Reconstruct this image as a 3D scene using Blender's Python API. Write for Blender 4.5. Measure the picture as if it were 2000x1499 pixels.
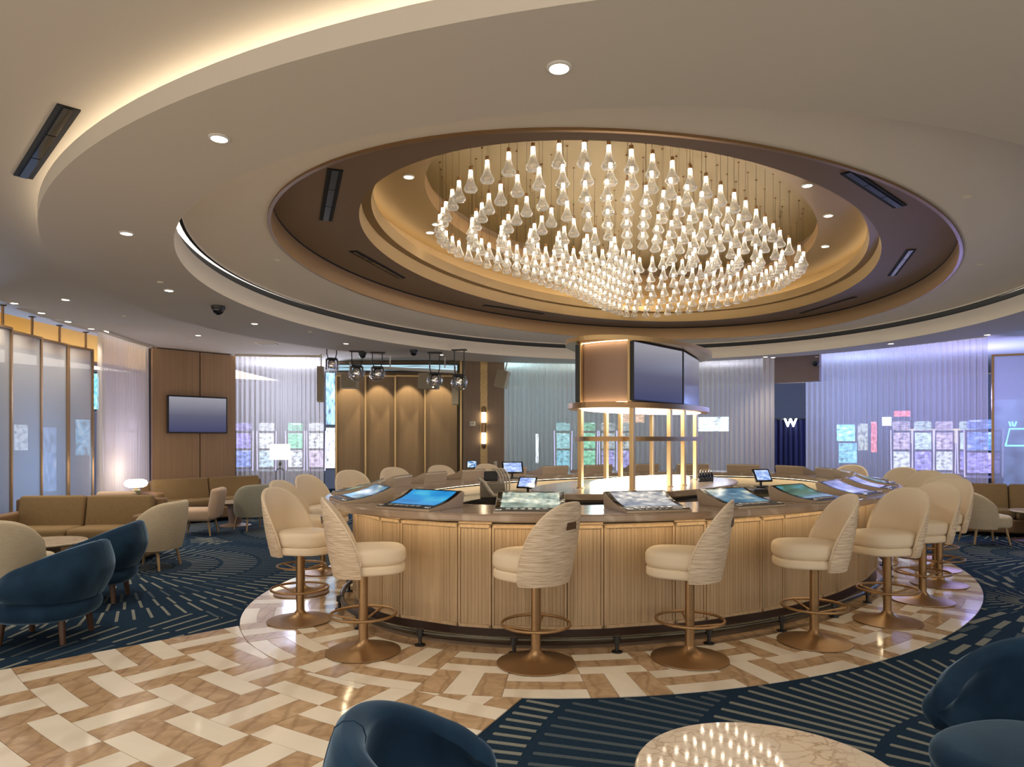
import bpy, math, random
from mathutils import Vector, Matrix
random.seed(7)
PI = math.pi
sc = bpy.context.scene
col = sc.collection
for o in list(bpy.data.objects):
    bpy.data.objects.remove(o)

# ---------------------------------------------------------------- camera, world, exposure
F, CX0, CY0, EYE = 1348.0, 1000.0, 857.6, 1.6
cam_d = bpy.data.cameras.new('camera')
cam_d.sensor_width = 36.0
cam_d.lens = F / 2000 * 36
cam_d.shift_y = (CY0 - 749.5) / 2000
cam_d.clip_start = 0.05
cam_d.clip_end = 200
cam = bpy.data.objects.new('camera', cam_d)
cam.location = (0, 0, EYE)
cam.rotation_euler = (PI / 2, 0, 0)
col.objects.link(cam)
sc.camera = cam
w = bpy.data.worlds.new('world')
sc.world = w
w.use_nodes = True
w.node_tree.nodes['Background'].inputs[0].default_value = (0.86, 0.77, 0.66, 1)
w.node_tree.nodes['Background'].inputs[1].default_value = 1.0  # even warm fill, entering behind the camera to brighten ceiling and room
vs = sc.view_settings
vs.view_transform = 'Standard'
vs.look = 'None'
vs.exposure = 1.0
vs.gamma = 1
vs.use_curve_mapping = False
cy = sc.cycles
cy.use_denoising = True
try:
    cy.denoiser = 'OPENIMAGEDENOISE'
except Exception:
    pass
cy.max_bounces = 8
cy.diffuse_bounces = 4
cy.glossy_bounces = 3
cy.transmission_bounces = 6
cy.transparent_max_bounces = 24
cy.sample_clamp_indirect = 4.0
cy.caustics_reflective = False
cy.caustics_refractive = False

# light strengths in one place
L_DOWN = 44.0      # soffit downlight spots
L_GRID = 42.0      # outer ceiling downlights
L_COVE = 5.5
L_GOLD = 2.4
L_LED = 44.0
L_BAR = 7.5
L_GLOW = 4.0

# ---------------------------------------------------------------- helpers
def pix(u, v, Y):                      # a point seen at pixel (u, v) and lying at depth Y
    return ((u - CX0) / F * Y, Y, EYE - (v - CY0) / F * Y)

def on_z(u, v, z):                     # the point at pixel (u, v) on the level z
    Y = F * (EYE - z) / (v - CY0)
    return ((u - CX0) / F * Y, Y, z)

class MB:
    def __init__(s):
        s.v, s.f = [], []
    def add(s, vs, fs, M=None):
        n = len(s.v)
        s.v += [tuple(M @ Vector(p)) if M else tuple(p) for p in vs]
        s.f += [tuple(i + n for i in f) for f in fs]
        return s
    def box(s, c, d, M=None, rz=0):
        x, y, z = d[0] / 2, d[1] / 2, d[2] / 2
        ca, sa = math.cos(rz), math.sin(rz)
        P = [(a * x, b * y, e * z) for a in (-1, 1) for b in (-1, 1) for e in (-1, 1)]
        P = [(c[0] + p[0] * ca - p[1] * sa, c[1] + p[0] * sa + p[1] * ca, c[2] + p[2]) for p in P]
        return s.add(P, [(0, 1, 3, 2), (4, 6, 7, 5), (0, 4, 5, 1), (2, 3, 7, 6), (0, 2, 6, 4), (1, 5, 7, 3)], M)
    def rbox(s, c, d, r=0.03, M=None, rz=0, n=3):      # box with rounded edges (superellipsoid-like stack)
        hx, hy, hz = d[0] / 2, d[1] / 2, d[2] / 2
        r = min(r, hx, hy, hz)
        prof = []
        for k in range(n + 1):
            a = PI / 2 * k / n
            prof.append((-hz + r - r * math.cos(a), r - r * math.sin(a)))
        prof = prof + [(-z, i) for z, i in reversed(prof)]
        rings = []
        ca, sa = math.cos(rz), math.sin(rz)
        for z, ins in prof:
            ring = []
            for qx, qy, a0 in ((1, 1, 0), (-1, 1, PI / 2), (-1, -1, PI), (1, -1, 1.5 * PI)):
                for k in range(n + 1):
                    a = a0 + PI / 2 * k / n
                    rr = r - ins
                    x = qx * (hx - r) + rr * math.cos(a)
                    y = qy * (hy - r) + rr * math.sin(a)
                    ring.append((c[0] + x * ca - y * sa, c[1] + x * sa + y * ca, c[2] + z))
            rings.append(ring)
        return s.loft(rings, True, True, M)
    def loft(s, rings, closed=True, caps=False, M=None):
        n = len(rings[0])
        vs = [p for r in rings for p in r]
        fs = []
        for i in range(len(rings) - 1):
            for j in range(n if closed else n - 1):
                k = (j + 1) % n
                fs.append((i * n + j, i * n + k, (i + 1) * n + k, (i + 1) * n + j))
        if caps:
            fs.append(tuple(range(n - 1, -1, -1)))
            m = (len(rings) - 1) * n
            fs.append(tuple(m + j for j in range(n)))
        return s.add(vs, fs, M)
    def lathe(s, prof, n=20, c=(0, 0, 0), M=None, caps=True):
        rings = [[(c[0] + r * math.cos(2 * PI * j / n), c[1] + r * math.sin(2 * PI * j / n), c[2] + z) for j in range(n)] for r, z in prof]
        return s.loft(rings, True, caps, M)
    def tube(s, pts, r, n=8, closed=False, M=None):
        P = [Vector(p) for p in pts]
        m = len(P)
        rings = []
        rr = r if isinstance(r, (list, tuple)) else [r] * m
        for i in range(m):
            if closed:
                t = P[(i + 1) % m] - P[i - 1]
            else:
                t = P[min(i + 1, m - 1)] - P[max(i - 1, 0)]
            t.normalize()
            up = Vector((0, 0, 1)) if abs(t.z) < 0.95 else Vector((1, 0, 0))
            a = t.cross(up).normalized()
            b = a.cross(t).normalized()
            rings.append([tuple(P[i] + (a * math.cos(2 * PI * j / n) + b * math.sin(2 * PI * j / n)) * rr[i]) for j in range(n)])
        if closed:
            rings.append(rings[0])
            return s.loft(rings, True, False, M)
        return s.loft(rings, True, True, M)
    def prism(s, poly, z0, z1, M=None):
        n = len(poly)
        vs = [(p[0], p[1], z0) for p in poly] + [(p[0], p[1], z1) for p in poly]
        fs = [tuple(range(n - 1, -1, -1)), tuple(range(n, 2 * n))]
        fs += [(i, (i + 1) % n, n + (i + 1) % n, n + i) for i in range(n)]
        return s.add(vs, fs, M)
    def quad(s, a, b, c, d):
        return s.add([a, b, c, d], [(0, 1, 2, 3)])
    def mesh(s, name, smooth=False):
        me = bpy.data.meshes.new(name)
        me.from_pydata(s.v, [], s.f)
        me.validate()
        if smooth:
            me.shade_smooth()
            try:
                me.set_sharp_from_angle(angle=math.radians(42))
            except Exception:
                pass
        return me
    def build(s, name, m, parent=None, smooth=False):
        return obj(name, s.mesh(name, smooth), m, parent)

def obj(name, me, m=None, parent=None):
    o = bpy.data.objects.new(name, me)
    col.objects.link(o)
    if m is not None and me is not None and len(me.materials) == 0:
        me.materials.append(m)
    if parent:
        o.parent = parent
    return o

def tag(o, label=None, cat=None, group=None, kind=None):
    if label: o['label'] = label
    if cat: o['category'] = cat
    if group: o['group'] = group
    if kind: o['kind'] = kind
    return o

def thing(name, label, cat, loc=(0, 0, 0), rz=0.0, group=None):
    o = bpy.data.objects.new(name, None)
    o.empty_display_size = 0.1
    col.objects.link(o)
    o.location = loc
    o.rotation_euler = (0, 0, rz)
    return tag(o, label, cat, group)

def copy_tree(o, parent=None):
    c = o.copy()
    col.objects.link(c)
    c.parent = parent
    for ch in list(o.children):
        copy_tree(ch, c)
    return c

def struct(name, mb, m, smooth=False):
    return tag(mb.build(name, m, None, smooth), kind='structure')

# ---------------------------------------------------------------- materials
def newmat(name):
    m = bpy.data.materials.new(name)
    m.use_nodes = True
    nt = m.node_tree
    return m, nt, nt.nodes['Principled BSDF'], nt.nodes['Material Output']

def P(name, c, rough=0.5, metal=0.0, spec=0.5, bump=None, sheen=0, coat=0, emit=None, es=0, var=None):
    m, nt, b, out = newmat(name)
    b.inputs['Base Color'].default_value = (*c, 1)
    b.inputs['Roughness'].default_value = rough
    b.inputs['Metallic'].default_value = metal
    b.inputs['Specular IOR Level'].default_value = spec
    if sheen:
        b.inputs['Sheen Weight'].default_value = sheen
        b.inputs['Sheen Roughness'].default_value = 0.35
    if coat:
        b.inputs['Coat Weight'].default_value = coat
        b.inputs['Coat Roughness'].default_value = 0.08
    if emit:
        b.inputs['Emission Color'].default_value = (*emit, 1)
        b.inputs['Emission Strength'].default_value = es
    if var or bump:
        tc = nt.nodes.new('ShaderNodeTexCoord')
        mp = nt.nodes.new('ShaderNodeMapping')
        nt.links.new(tc.outputs['Object'], mp.inputs[0])
        nz = nt.nodes.new('ShaderNodeTexNoise')
        nt.links.new(mp.outputs[0], nz.inputs['Vector'])
        if var:
            sx, c2, det = var[0], var[1], (var[2] if len(var) > 2 else 4)
            mp.inputs['Scale'].default_value = sx
            nz.inputs['Scale'].default_value = 1
            nz.inputs['Detail'].default_value = det
            r = nt.nodes.new('ShaderNodeValToRGB')
            r.color_ramp.elements[0].position = 0.32
            r.color_ramp.elements[1].position = 0.68
            r.color_ramp.elements[0].color = (*c, 1)
            r.color_ramp.elements[1].color = (*c2, 1)
            nt.links.new(nz.outputs[0], r.inputs[0])
            nt.links.new(r.outputs[0], b.inputs['Base Color'])
        if bump:
            nz2 = nt.nodes.new('ShaderNodeTexNoise')
            mp2 = nt.nodes.new('ShaderNodeMapping')
            mp2.inputs['Scale'].default_value = bump[0]
            nt.links.new(tc.outputs['Object'], mp2.inputs[0])
            nt.links.new(mp2.outputs[0], nz2.inputs['Vector'])
            nz2.inputs['Scale'].default_value = 1
            bp = nt.nodes.new('ShaderNodeBump')
            bp.inputs['Strength'].default_value = bump[1]
            bp.inputs['Distance'].default_value = 0.01
            nt.links.new(nz2.outputs[0], bp.inputs['Height'])
            nt.links.new(bp.outputs[0], b.inputs['Normal'])
    return m

def EM(name, c, s):
    m, nt, b, out = newmat(name)
    nt.nodes.remove(b)
    e = nt.nodes.new('ShaderNodeEmission')
    e.inputs[0].default_value = (*c, 1)
    e.inputs[1].default_value = s
    nt.links.new(e.outputs[0], out.inputs[0])
    return m

def marble(name, base, dark, vein, scale=3.0, rough=0.12, rnd=True, wave=(0.6, 6.0), lo=0.45):
    m, nt, b, out = newmat(name)
    N, Lk = nt.nodes.new, nt.links.new
    tc = N('ShaderNodeTexCoord')
    vec = tc.outputs['Object']
    if rnd:
        oi = N('ShaderNodeObjectInfo')
        mul = N('ShaderNodeVectorMath'); mul.operation = 'MULTIPLY_ADD'
        cmb = N('ShaderNodeCombineXYZ')
        Lk(oi.outputs['Random'], cmb.inputs[0]); Lk(oi.outputs['Random'], cmb.inputs[1])
        sc_ = N('ShaderNodeVectorMath'); sc_.operation = 'SCALE'; sc_.inputs['Scale'].default_value = 37.0
        Lk(cmb.outputs[0], sc_.inputs[0])
        ad = N('ShaderNodeVectorMath'); ad.operation = 'ADD'
        Lk(vec, ad.inputs[0]); Lk(sc_.outputs[0], ad.inputs[1])
        vec = ad.outputs[0]
        nt.nodes.remove(mul)
    nz = N('ShaderNodeTexNoise')
    nz.inputs['Scale'].default_value = scale
    nz.inputs['Detail'].default_value = 6
    nz.inputs['Distortion'].default_value = 1.2
    Lk(vec, nz.inputs['Vector'])
    r = N('ShaderNodeValToRGB')
    r.color_ramp.elements[0].position = 0.3; r.color_ramp.elements[0].color = (*dark, 1)
    r.color_ramp.elements[1].position = 0.65; r.color_ramp.elements[1].color = (*base, 1)
    Lk(nz.outputs[0], r.inputs[0])
    wv = N('ShaderNodeTexWave')
    wv.inputs['Scale'].default_value = wave[0]
    wv.inputs['Distortion'].default_value = wave[1]
    wv.inputs['Detail'].default_value = 4
    wv.inputs['Detail Scale'].default_value = 1.5
    Lk(vec, wv.inputs['Vector'])
    r2 = N('ShaderNodeValToRGB')
    r2.color_ramp.elements[0].position = 0.0; r2.color_ramp.elements[0].color = (lo, lo, lo, 1)
    r2.color_ramp.elements[1].position = 0.16; r2.color_ramp.elements[1].color = (0, 0, 0, 1)
    Lk(wv.outputs['Fac'], r2.inputs[0])
    mx = N('ShaderNodeMix'); mx.data_type = 'RGBA'
    Lk(r2.outputs[0], mx.inputs[0])
    Lk(r.outputs[0], mx.inputs[6])
    mx.inputs[7].default_value = (*vein, 1)
    Lk(mx.outputs[2], b.inputs['Base Color'])
    b.inputs['Roughness'].default_value = rough
    return m

def wood(name, c1, c2, sx=(40, 40, 1.5), rough=0.5):
    return P(name, c1, rough, var=(sx, c2, 5))

M = {}
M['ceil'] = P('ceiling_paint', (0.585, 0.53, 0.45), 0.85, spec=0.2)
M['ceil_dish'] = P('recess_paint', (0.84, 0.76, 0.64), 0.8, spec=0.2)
M['bronze_paint'] = P('bronze_paint', (0.36, 0.22, 0.105), 0.45, 0.25, spec=0.4)
M['bronze_dark'] = P('dark_bronze_paint', (0.25, 0.165, 0.10), 0.6, 0.1, spec=0.3)
M['gold_paint'] = P('gold_paint', (0.36, 0.235, 0.10), 0.5, 0.3, spec=0.4)
M['gold_plate'] = P('gold_plate', (0.33, 0.225, 0.085), 0.5, 0.35)
M['bronze'] = P('brushed_bronze', (0.35, 0.215, 0.105), 0.38, 0.85, var=((3, 3, 40), (0.39, 0.245, 0.125)))
M['brass'] = P('brushed_brass', (0.66, 0.46, 0.23), 0.36, 0.85)
M['gun'] = P('gunmetal', (0.085, 0.078, 0.062), 0.3, 0.85)
M['black'] = P('black_plastic', (0.012, 0.012, 0.013), 0.4)
M['blackgloss'] = P('black_gloss', (0.008, 0.008, 0.01), 0.08)
M['slot'] = P('slot_black', (0.006, 0.006, 0.006), 0.8)
M['chrome'] = P('chrome', (0.75, 0.74, 0.72), 0.12, 1.0)
M['white'] = P('white_plastic', (0.62, 0.6, 0.56), 0.5)
M['cream'] = P('cream_leather', (0.76, 0.64, 0.48), 0.55, spec=0.3, bump=((60, 60, 60), 0.05))
M['tweed'] = P('striped_tweed', (0.74, 0.63, 0.49), 0.85, spec=0.15, var=((9, 9, 160), (0.46, 0.345, 0.24), 3), bump=((9, 9, 160), 0.25))
M['velvet'] = P('blue_velvet', (0.007, 0.020, 0.045), 0.85, spec=0.1, sheen=0.6, var=((5, 5, 4), (0.014, 0.040, 0.080), 3))
M['velvet'].node_tree.nodes['Principled BSDF'].inputs['Sheen Tint'].default_value = (0.42, 0.60, 0.78, 1)
M['walnut'] = wood('dark_walnut', (0.05, 0.022, 0.012), (0.085, 0.04, 0.022), (30, 30, 4), 0.4)
M['oak'] = wood('pale_oak', (0.37, 0.255, 0.145), (0.47, 0.335, 0.20), (38, 38, 1.2), 0.5)
M['oakf'] = wood('oak_trim', (0.40, 0.275, 0.155), (0.50, 0.355, 0.215), (30, 30, 2), 0.5)
M['panelwood'] = wood('panel_wood', (0.285, 0.175, 0.095), (0.335, 0.21, 0.12), (22, 22, 0.7), 0.5)
M['stagewood'] = wood('stage_panel', (0.27, 0.18, 0.095), (0.31, 0.21, 0.115), (26, 26, 0.8), 0.55)
M['colwood'] = wood('column_wood', (0.20, 0.135, 0.09), (0.235, 0.16, 0.11), (40, 40, 0.8), 0.5)
M['kick'] = P('dark_kick', (0.045, 0.022, 0.016), 0.4)
M['sofa'] = P('mustard_fabric', (0.25, 0.17, 0.085), 0.9, spec=0.15, var=((120, 120, 120), (0.19, 0.125, 0.06), 2), bump=((150, 150, 150), 0.2))
M['sofa_dark'] = P('brown_leather', (0.18, 0.105, 0.05), 0.6, spec=0.3)
M['linen'] = P('oat_linen', (0.55, 0.47, 0.34), 0.9, spec=0.15, var=((20, 20, 140), (0.48, 0.40, 0.28), 2))
M['blush'] = P('blush_fabric', (0.50, 0.36, 0.25), 0.85, spec=0.2)
M['sage'] = P('sage_fabric', (0.38, 0.37, 0.29), 0.9, spec=0.15, var=((60, 60, 60), (0.33, 0.32, 0.25), 2))
M['legwood'] = wood('leg_wood', (0.36, 0.23, 0.11), (0.42, 0.28, 0.14), (40, 40, 3), 0.45)
M['bartop'] = marble('brown_bar_marble', (0.45, 0.34, 0.25), (0.33, 0.235, 0.165), (0.56, 0.45, 0.34), 2.2, 0.17, False, (0.9, 9.0), 0.6)
M['tile_w'] = marble('cream_tile_marble', (0.83, 0.765, 0.655), (0.77, 0.69, 0.57), (0.5, 0.4, 0.28), 1.8, 0.09, True, (0.5, 5.0), 0.25)
M['tile_b'] = marble('brown_tile_marble', (0.55, 0.385, 0.235), (0.37, 0.24, 0.135), (0.24, 0.145, 0.075), 7.0, 0.09, True, (2.2, 4.0), 0.45)
M['grout'] = P('grout', (0.30, 0.22, 0.15), 0.6)
M['tablemarble'] = marble('cafe_table_marble', (0.60, 0.50, 0.385), (0.50, 0.375, 0.27), (0.24, 0.15, 0.09), 6.0, 0.05, False, (2.2, 12.0), 0.6)
def breccia():
    m, nt, b, out = newmat('breccia_marble')
    N, Lk = nt.nodes.new, nt.links.new
    tc = N('ShaderNodeTexCoord')
    nz = N('ShaderNodeTexNoise'); nz.inputs['Scale'].default_value = 9; nz.inputs['Detail'].default_value = 4
    Lk(tc.outputs['Object'], nz.inputs['Vector'])
    ma = N('ShaderNodeVectorMath'); ma.operation = 'MULTIPLY_ADD'
    ma.inputs[1].default_value = (0.22, 0.22, 0.22)
    Lk(nz.outputs['Color'], ma.inputs[0]); Lk(tc.outputs['Object'], ma.inputs[2])
    vo = N('ShaderNodeTexVoronoi'); vo.feature = 'DISTANCE_TO_EDGE'; vo.inputs['Scale'].default_value = 13
    Lk(ma.outputs[0], vo.inputs['Vector'])
    r = N('ShaderNodeValToRGB')
    e = r.color_ramp.elements
    e[0].position = 0.0; e[0].color = (0.36, 0.265, 0.19, 1)
    e[1].position = 0.12; e[1].color = (0.60, 0.505, 0.395, 1)
    k = e.new(0.05); k.color = (0.49, 0.385, 0.29, 1)
    Lk(vo.outputs['Distance'], r.inputs[0])
    nz2 = N('ShaderNodeTexNoise'); nz2.inputs['Scale'].default_value = 5; nz2.inputs['Detail'].default_value = 5
    Lk(tc.outputs['Object'], nz2.inputs['Vector'])
    r2 = N('ShaderNodeValToRGB')
    r2.color_ramp.elements[0].position = 0.35; r2.color_ramp.elements[0].color = (0, 0, 0, 1)
    r2.color_ramp.elements[1].position = 0.65; r2.color_ramp.elements[1].color = (0.85, 0.85, 0.85, 1)
    Lk(nz2.outputs[0], r2.inputs[0])
    mx = N('ShaderNodeMix'); mx.data_type = 'RGBA'
    Lk(r2.outputs[0], mx.inputs[0]); Lk(r.outputs[0], mx.inputs[6])
    mx.inputs[7].default_value = (0.62, 0.53, 0.42, 1)
    Lk(mx.outputs[2], b.inputs['Base Color'])
    b.inputs['Roughness'].default_value = 0.05
    return m
M['tablemarble'] = breccia()
M['carpet'] = P('navy_carpet', (0.011, 0.024, 0.047), 0.95, spec=0.05, var=((160, 160, 160), (0.018, 0.040, 0.072), 2), bump=((400, 400, 10), 0.4))
M['dash'] = P('carpet_dash_pile', (0.24, 0.25, 0.22), 0.95, spec=0.05, var=((300, 300, 300), (0.17, 0.18, 0.165), 2))
M['dash_dim'] = P('carpet_dash_grey', (0.085, 0.115, 0.14), 0.95, spec=0.05, var=((300, 300, 300), (0.06, 0.075, 0.085), 2))
M['lens'] = EM('downlight_lens', (1.0, 0.9, 0.74), 9.0)
M['cove'] = EM('cove_led', (1.0, 0.86, 0.66), L_COVE)
M['cove_gold'] = EM('gold_cove_led', (1.0, 0.80, 0.50), L_GOLD)
M['barled'] = EM('bar_led', (1.0, 0.80, 0.50), L_BAR)
M['glow'] = EM('glow_acrylic', (1.0, 0.91, 0.76), L_GLOW)
M['led'] = EM('pendant_led', (1.0, 0.90, 0.74), L_LED)
M['shade'] = EM('lamp_shade_glow', (1.0, 0.90, 0.72), 2.2)
M['shade_drum'] = EM('drum_shade_glow', (1.0, 0.84, 0.60), 1.25)
M['sconce'] = EM('sconce_glass', (1.0, 0.84, 0.58), 5.0)
M['hall_dark'] = P('hall_dark', (0.05, 0.05, 0.07), 0.7)
M['navy'] = P('navy_drape', (0.012, 0.012, 0.05), 0.8)
M['mosaic'] = P('gold_mosaic', (0.55, 0.40, 0.2), 0.35, 0.6, var=((60, 60, 60), (0.33, 0.22, 0.10), 1))
M['speaker'] = P('speaker_beige', (0.46, 0.40, 0.30), 0.7)
M['goldwall'] = P('gold_wall', (0.55, 0.37, 0.13), 0.6)
M['paper'] = P('pale_card', (0.62, 0.58, 0.5), 0.6)

def sheer(name, c, tr=0.42, tl=0.3):
    m, nt, b, out = newmat(name)
    nt.nodes.remove(b)
    N, Lk = nt.nodes.new, nt.links.new
    t = N('ShaderNodeBsdfTransparent')
    t.inputs[0].default_value = (0.95, 0.96, 1, 1)
    d = N('ShaderNodeBsdfDiffuse'); d.inputs[0].default_value = (*c, 1)
    l = N('ShaderNodeBsdfTranslucent'); l.inputs[0].default_value = (*c, 1)
    m1 = N('ShaderNodeMixShader'); m1.inputs[0].default_value = 0.5
    Lk(d.outputs[0], m1.inputs[1]); Lk(l.outputs[0], m1.inputs[2])
    m2 = N('ShaderNodeMixShader'); m2.inputs[0].default_value = 1 - tr
    Lk(t.outputs[0], m2.inputs[1]); Lk(m1.outputs[0], m2.inputs[2])
    Lk(m2.outputs[0], out.inputs[0])
    return m
M['sheer'] = sheer('sheer_voile', (0.80, 0.75, 0.70), 0.46)
M['frost'] = sheer('woven_glass', (0.50, 0.49, 0.47), 0.38)

def glass_bell():
    m, nt, b, out = newmat('pendant_glass')
    b.inputs['Base Color'].default_value = (1, 0.985, 0.96, 1)
    b.inputs['Roughness'].default_value = 0.05
    b.inputs['Transmission Weight'].default_value = 1.0
    b.inputs['IOR'].default_value = 1.33
    N, Lk = nt.nodes.new, nt.links.new
    fr = N('ShaderNodeLayerWeight'); fr.inputs[0].default_value = 0.32
    t = N('ShaderNodeBsdfTransparent'); t.inputs[0].default_value = (0.97, 0.96, 0.93, 1)
    d = N('ShaderNodeBsdfTranslucent'); d.inputs[0].default_value = (0.95, 0.92, 0.86, 1)
    g = N('ShaderNodeBsdfGlossy'); g.inputs[1].default_value = 0.08
    df = N('ShaderNodeBsdfDiffuse'); df.inputs[0].default_value = (0.95, 0.92, 0.86, 1)
    a = N('ShaderNodeMixShader'); a.inputs[0].default_value = 0.35
    Lk(d.outputs[0], a.inputs[1]); Lk(df.outputs[0], a.inputs[2])
    bb = N('ShaderNodeMixShader'); bb.inputs[0].default_value = 0.42
    Lk(a.outputs[0], bb.inputs[1]); Lk(g.outputs[0], bb.inputs[2])
    mr = N('ShaderNodeMapRange')
    mr.inputs['To Min'].default_value = 0.31; mr.inputs['To Max'].default_value = 1.0
    Lk(fr.outputs['Facing'], mr.inputs[0])
    c = N('ShaderNodeMixShader')
    Lk(mr.outputs[0], c.inputs[0]); Lk(t.outputs[0], c.inputs[1]); Lk(bb.outputs[0], c.inputs[2])
    Lk(c.outputs[0], out.inputs[0])
    nt.nodes.remove(b)
    return m
M['bell'] = glass_bell()

def clear_dome():
    m, nt, b, out = newmat('clear_dome')
    nt.nodes.remove(b)
    N, Lk = nt.nodes.new, nt.links.new
    fr = N('ShaderNodeLayerWeight'); fr.inputs[0].default_value = 0.3
    t = N('ShaderNodeBsdfTransparent')
    g = N('ShaderNodeBsdfGlossy'); g.inputs[1].default_value = 0.05
    c = N('ShaderNodeMixShader')
    mr = N('ShaderNodeMapRange'); mr.inputs['To Min'].default_value = 0.1; mr.inputs['To Max'].default_value = 0.7
    Lk(fr.outputs['Facing'], mr.inputs[0]); Lk(mr.outputs[0], c.inputs[0])
    Lk(t.outputs[0], c.inputs[1]); Lk(g.outputs[0], c.inputs[2]); Lk(c.outputs[0], out.inputs[0])
    return m
M['dome'] = clear_dome()

def screen(name, ramp, strength, scale=(2, 2, 2), axis=None, gloss=0.1):
    """a glowing face: colour ramp over noise (or along one generated axis)"""
    m, nt, b, out = newmat(name)
    N, Lk = nt.nodes.new, nt.links.new
    tc = N('ShaderNodeTexCoord')
    r = N('ShaderNodeValToRGB')
    els = r.color_ramp.elements
    while len(els) < len(ramp):
        els.new(0.5)
    for e, (p, c) in zip(els, ramp):
        e.position = p; e.color = (*c, 1)
    if axis is None:
        mp = N('ShaderNodeMapping'); mp.inputs['Scale'].default_value = scale
        oi = N('ShaderNodeObjectInfo')
        nz = N('ShaderNodeTexNoise'); nz.inputs['Scale'].default_value = 1; nz.inputs['Detail'].default_value = 3
        nz.noise_dimensions = '4D'
        ml = N('ShaderNodeMath'); ml.operation = 'MULTIPLY'; ml.inputs[1].default_value = 20
        Lk(oi.outputs['Random'], ml.inputs[0]); Lk(ml.outputs[0], nz.inputs['W'])
        Lk(tc.outputs['Generated'], mp.inputs[0]); Lk(mp.outputs[0], nz.inputs['Vector'])
        Lk(nz.outputs[0], r.inputs[0])
    else:
        sp = N('ShaderNodeSeparateXYZ')
        Lk(tc.outputs['Generated'], sp.inputs[0])
        Lk(sp.outputs[axis], r.inputs[0])
    b.inputs['Base Color'].default_value = (0.01, 0.01, 0.012, 1)
    b.inputs['Roughness'].default_value = gloss
    Lk(r.outputs[0], b.inputs['Emission Color'])
    b.inputs['Emission Strength'].default_value = strength
    return m
M['tv'] = screen('tv_reflection_glow', [(0.0, (0.05, 0.053, 0.125)), (0.45, (0.10, 0.10, 0.155)), (1.0, (0.29, 0.285, 0.325))], 0.55, axis=2)  # hazy ceiling reflection painted as a faint emitted gradient on dark glass
SCR = [
    screen('screen_blue', [(0.3, (0.005, 0.09, 0.35)), (0.55, (0.02, 0.28, 0.62)), (0.75, (0.1, 0.55, 0.7))], 0.56, (1.2, 1.2, 1)),
    screen('screen_palms', [(0.3, (0.06, 0.10, 0.08)), (0.5, (0.28, 0.38, 0.34)), (0.62, (0.55, 0.56, 0.42)), (0.75, (0.2, 0.35, 0.45))], 0.56, (3, 6, 3)),
    screen('screen_silver', [(0.3, (0.10, 0.14, 0.22)), (0.5, (0.35, 0.36, 0.38)), (0.65, (0.6, 0.58, 0.55))], 0.53, (6, 6, 3)),
    screen('screen_sea', [(0.3, (0.02, 0.06, 0.12)), (0.5, (0.08, 0.22, 0.33)), (0.7, (0.6, 0.62, 0.5))], 0.50, (2, 3, 3)),
    screen('screen_green', [(0.3, (0.02, 0.05, 0.04)), (0.5, (0.06, 0.16, 0.12)), (0.7, (0.08, 0.35, 0.5))], 0.50, (2, 2, 3)),
    screen('screen_lilac', [(0.3, (0.08, 0.10, 0.25)), (0.5, (0.22, 0.24, 0.5)), (0.7, (0.45, 0.42, 0.55))], 0.50, (2, 2, 3)),
]
M['pos'] = screen('pos_screen', [(0.3, (0.05, 0.15, 0.6)), (0.5, (0.35, 0.5, 0.85)), (0.7, (0.75, 0.85, 1))], 0.55, (3, 3, 3))

# ---------------------------------------------------------------- plan geometry: everything shares one centre
CX, CYc = 1.60, 8.556

class Ell:
    """ellipse in plan, axis a along `ang` degrees; at(t, d) = point pushed d outward along the normal"""
    def __init__(s, a, b, ang, c=(CX, CYc)):
        s.a, s.b, s.g, s.c = a, b, math.radians(ang), c
        n = 1440
        s.tab = [0.0]
        p = s.at(0)
        for i in range(1, n + 1):
            q = s.at(2 * PI * i / n)
            s.tab.append(s.tab[-1] + math.hypot(q[0] - p[0], q[1] - p[1]))
            p = q
        s.len = s.tab[-1]
        s.n = n
    def at(s, t, d=0.0):
        x, y = s.a * math.cos(t), s.b * math.sin(t)
        nx, ny = math.cos(t) / s.a, math.sin(t) / s.b
        l = math.hypot(nx, ny)
        x += d * nx / l; y += d * ny / l
        ca, sa = math.cos(s.g), math.sin(s.g)
        return (s.c[0] + x * ca - y * sa, s.c[1] + x * sa + y * ca)
    def nrm(s, t):
        p, q = s.at(t, 0), s.at(t, 1)
        return (q[0] - p[0], q[1] - p[1])
    def t_of(s, arc):
        arc %= s.len
        lo, hi = 0, s.n
        while hi - lo > 1:
            m = (lo + hi) // 2
            if s.tab[m] <= arc: lo = m
            else: hi = m
        k = (arc - s.tab[lo]) / max(1e-9, s.tab[hi] - s.tab[lo])
        return 2 * PI * (lo + k) / s.n
    def arc_of(s, t):
        x = (t % (2 * PI)) / (2 * PI) * s.n
        i = min(int(x), s.n - 1)
        return s.tab[i] + (x - i) * (s.tab[i + 1] - s.tab[i])
    def near(s, p):                       # parameter and signed offset of the point p
        best = min(range(0, s.n, 4), key=lambda i: (lambda q: (q[0] - p[0]) ** 2 + (q[1] - p[1]) ** 2)(s.at(2 * PI * i / s.n)))
        best = min(range(best - 4, best + 5), key=lambda i: (lambda q: (q[0] - p[0]) ** 2 + (q[1] - p[1]) ** 2)(s.at(2 * PI * i / s.n)))
        t = 2 * PI * best / s.n
        q, n = s.at(t), s.nrm(t)
        return t, (p[0] - q[0]) * n[0] + (p[1] - q[1]) * n[1]
    def pol(s, th):                       # radius at polar angle th about the centre
        x = th - s.g
        return 1 / math.sqrt((math.cos(x) / s.a) ** 2 + (math.sin(x) / s.b) ** 2)

class Circ:
    def __init__(s, r): s.r = r
    def pol(s, th): return s.r

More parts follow.
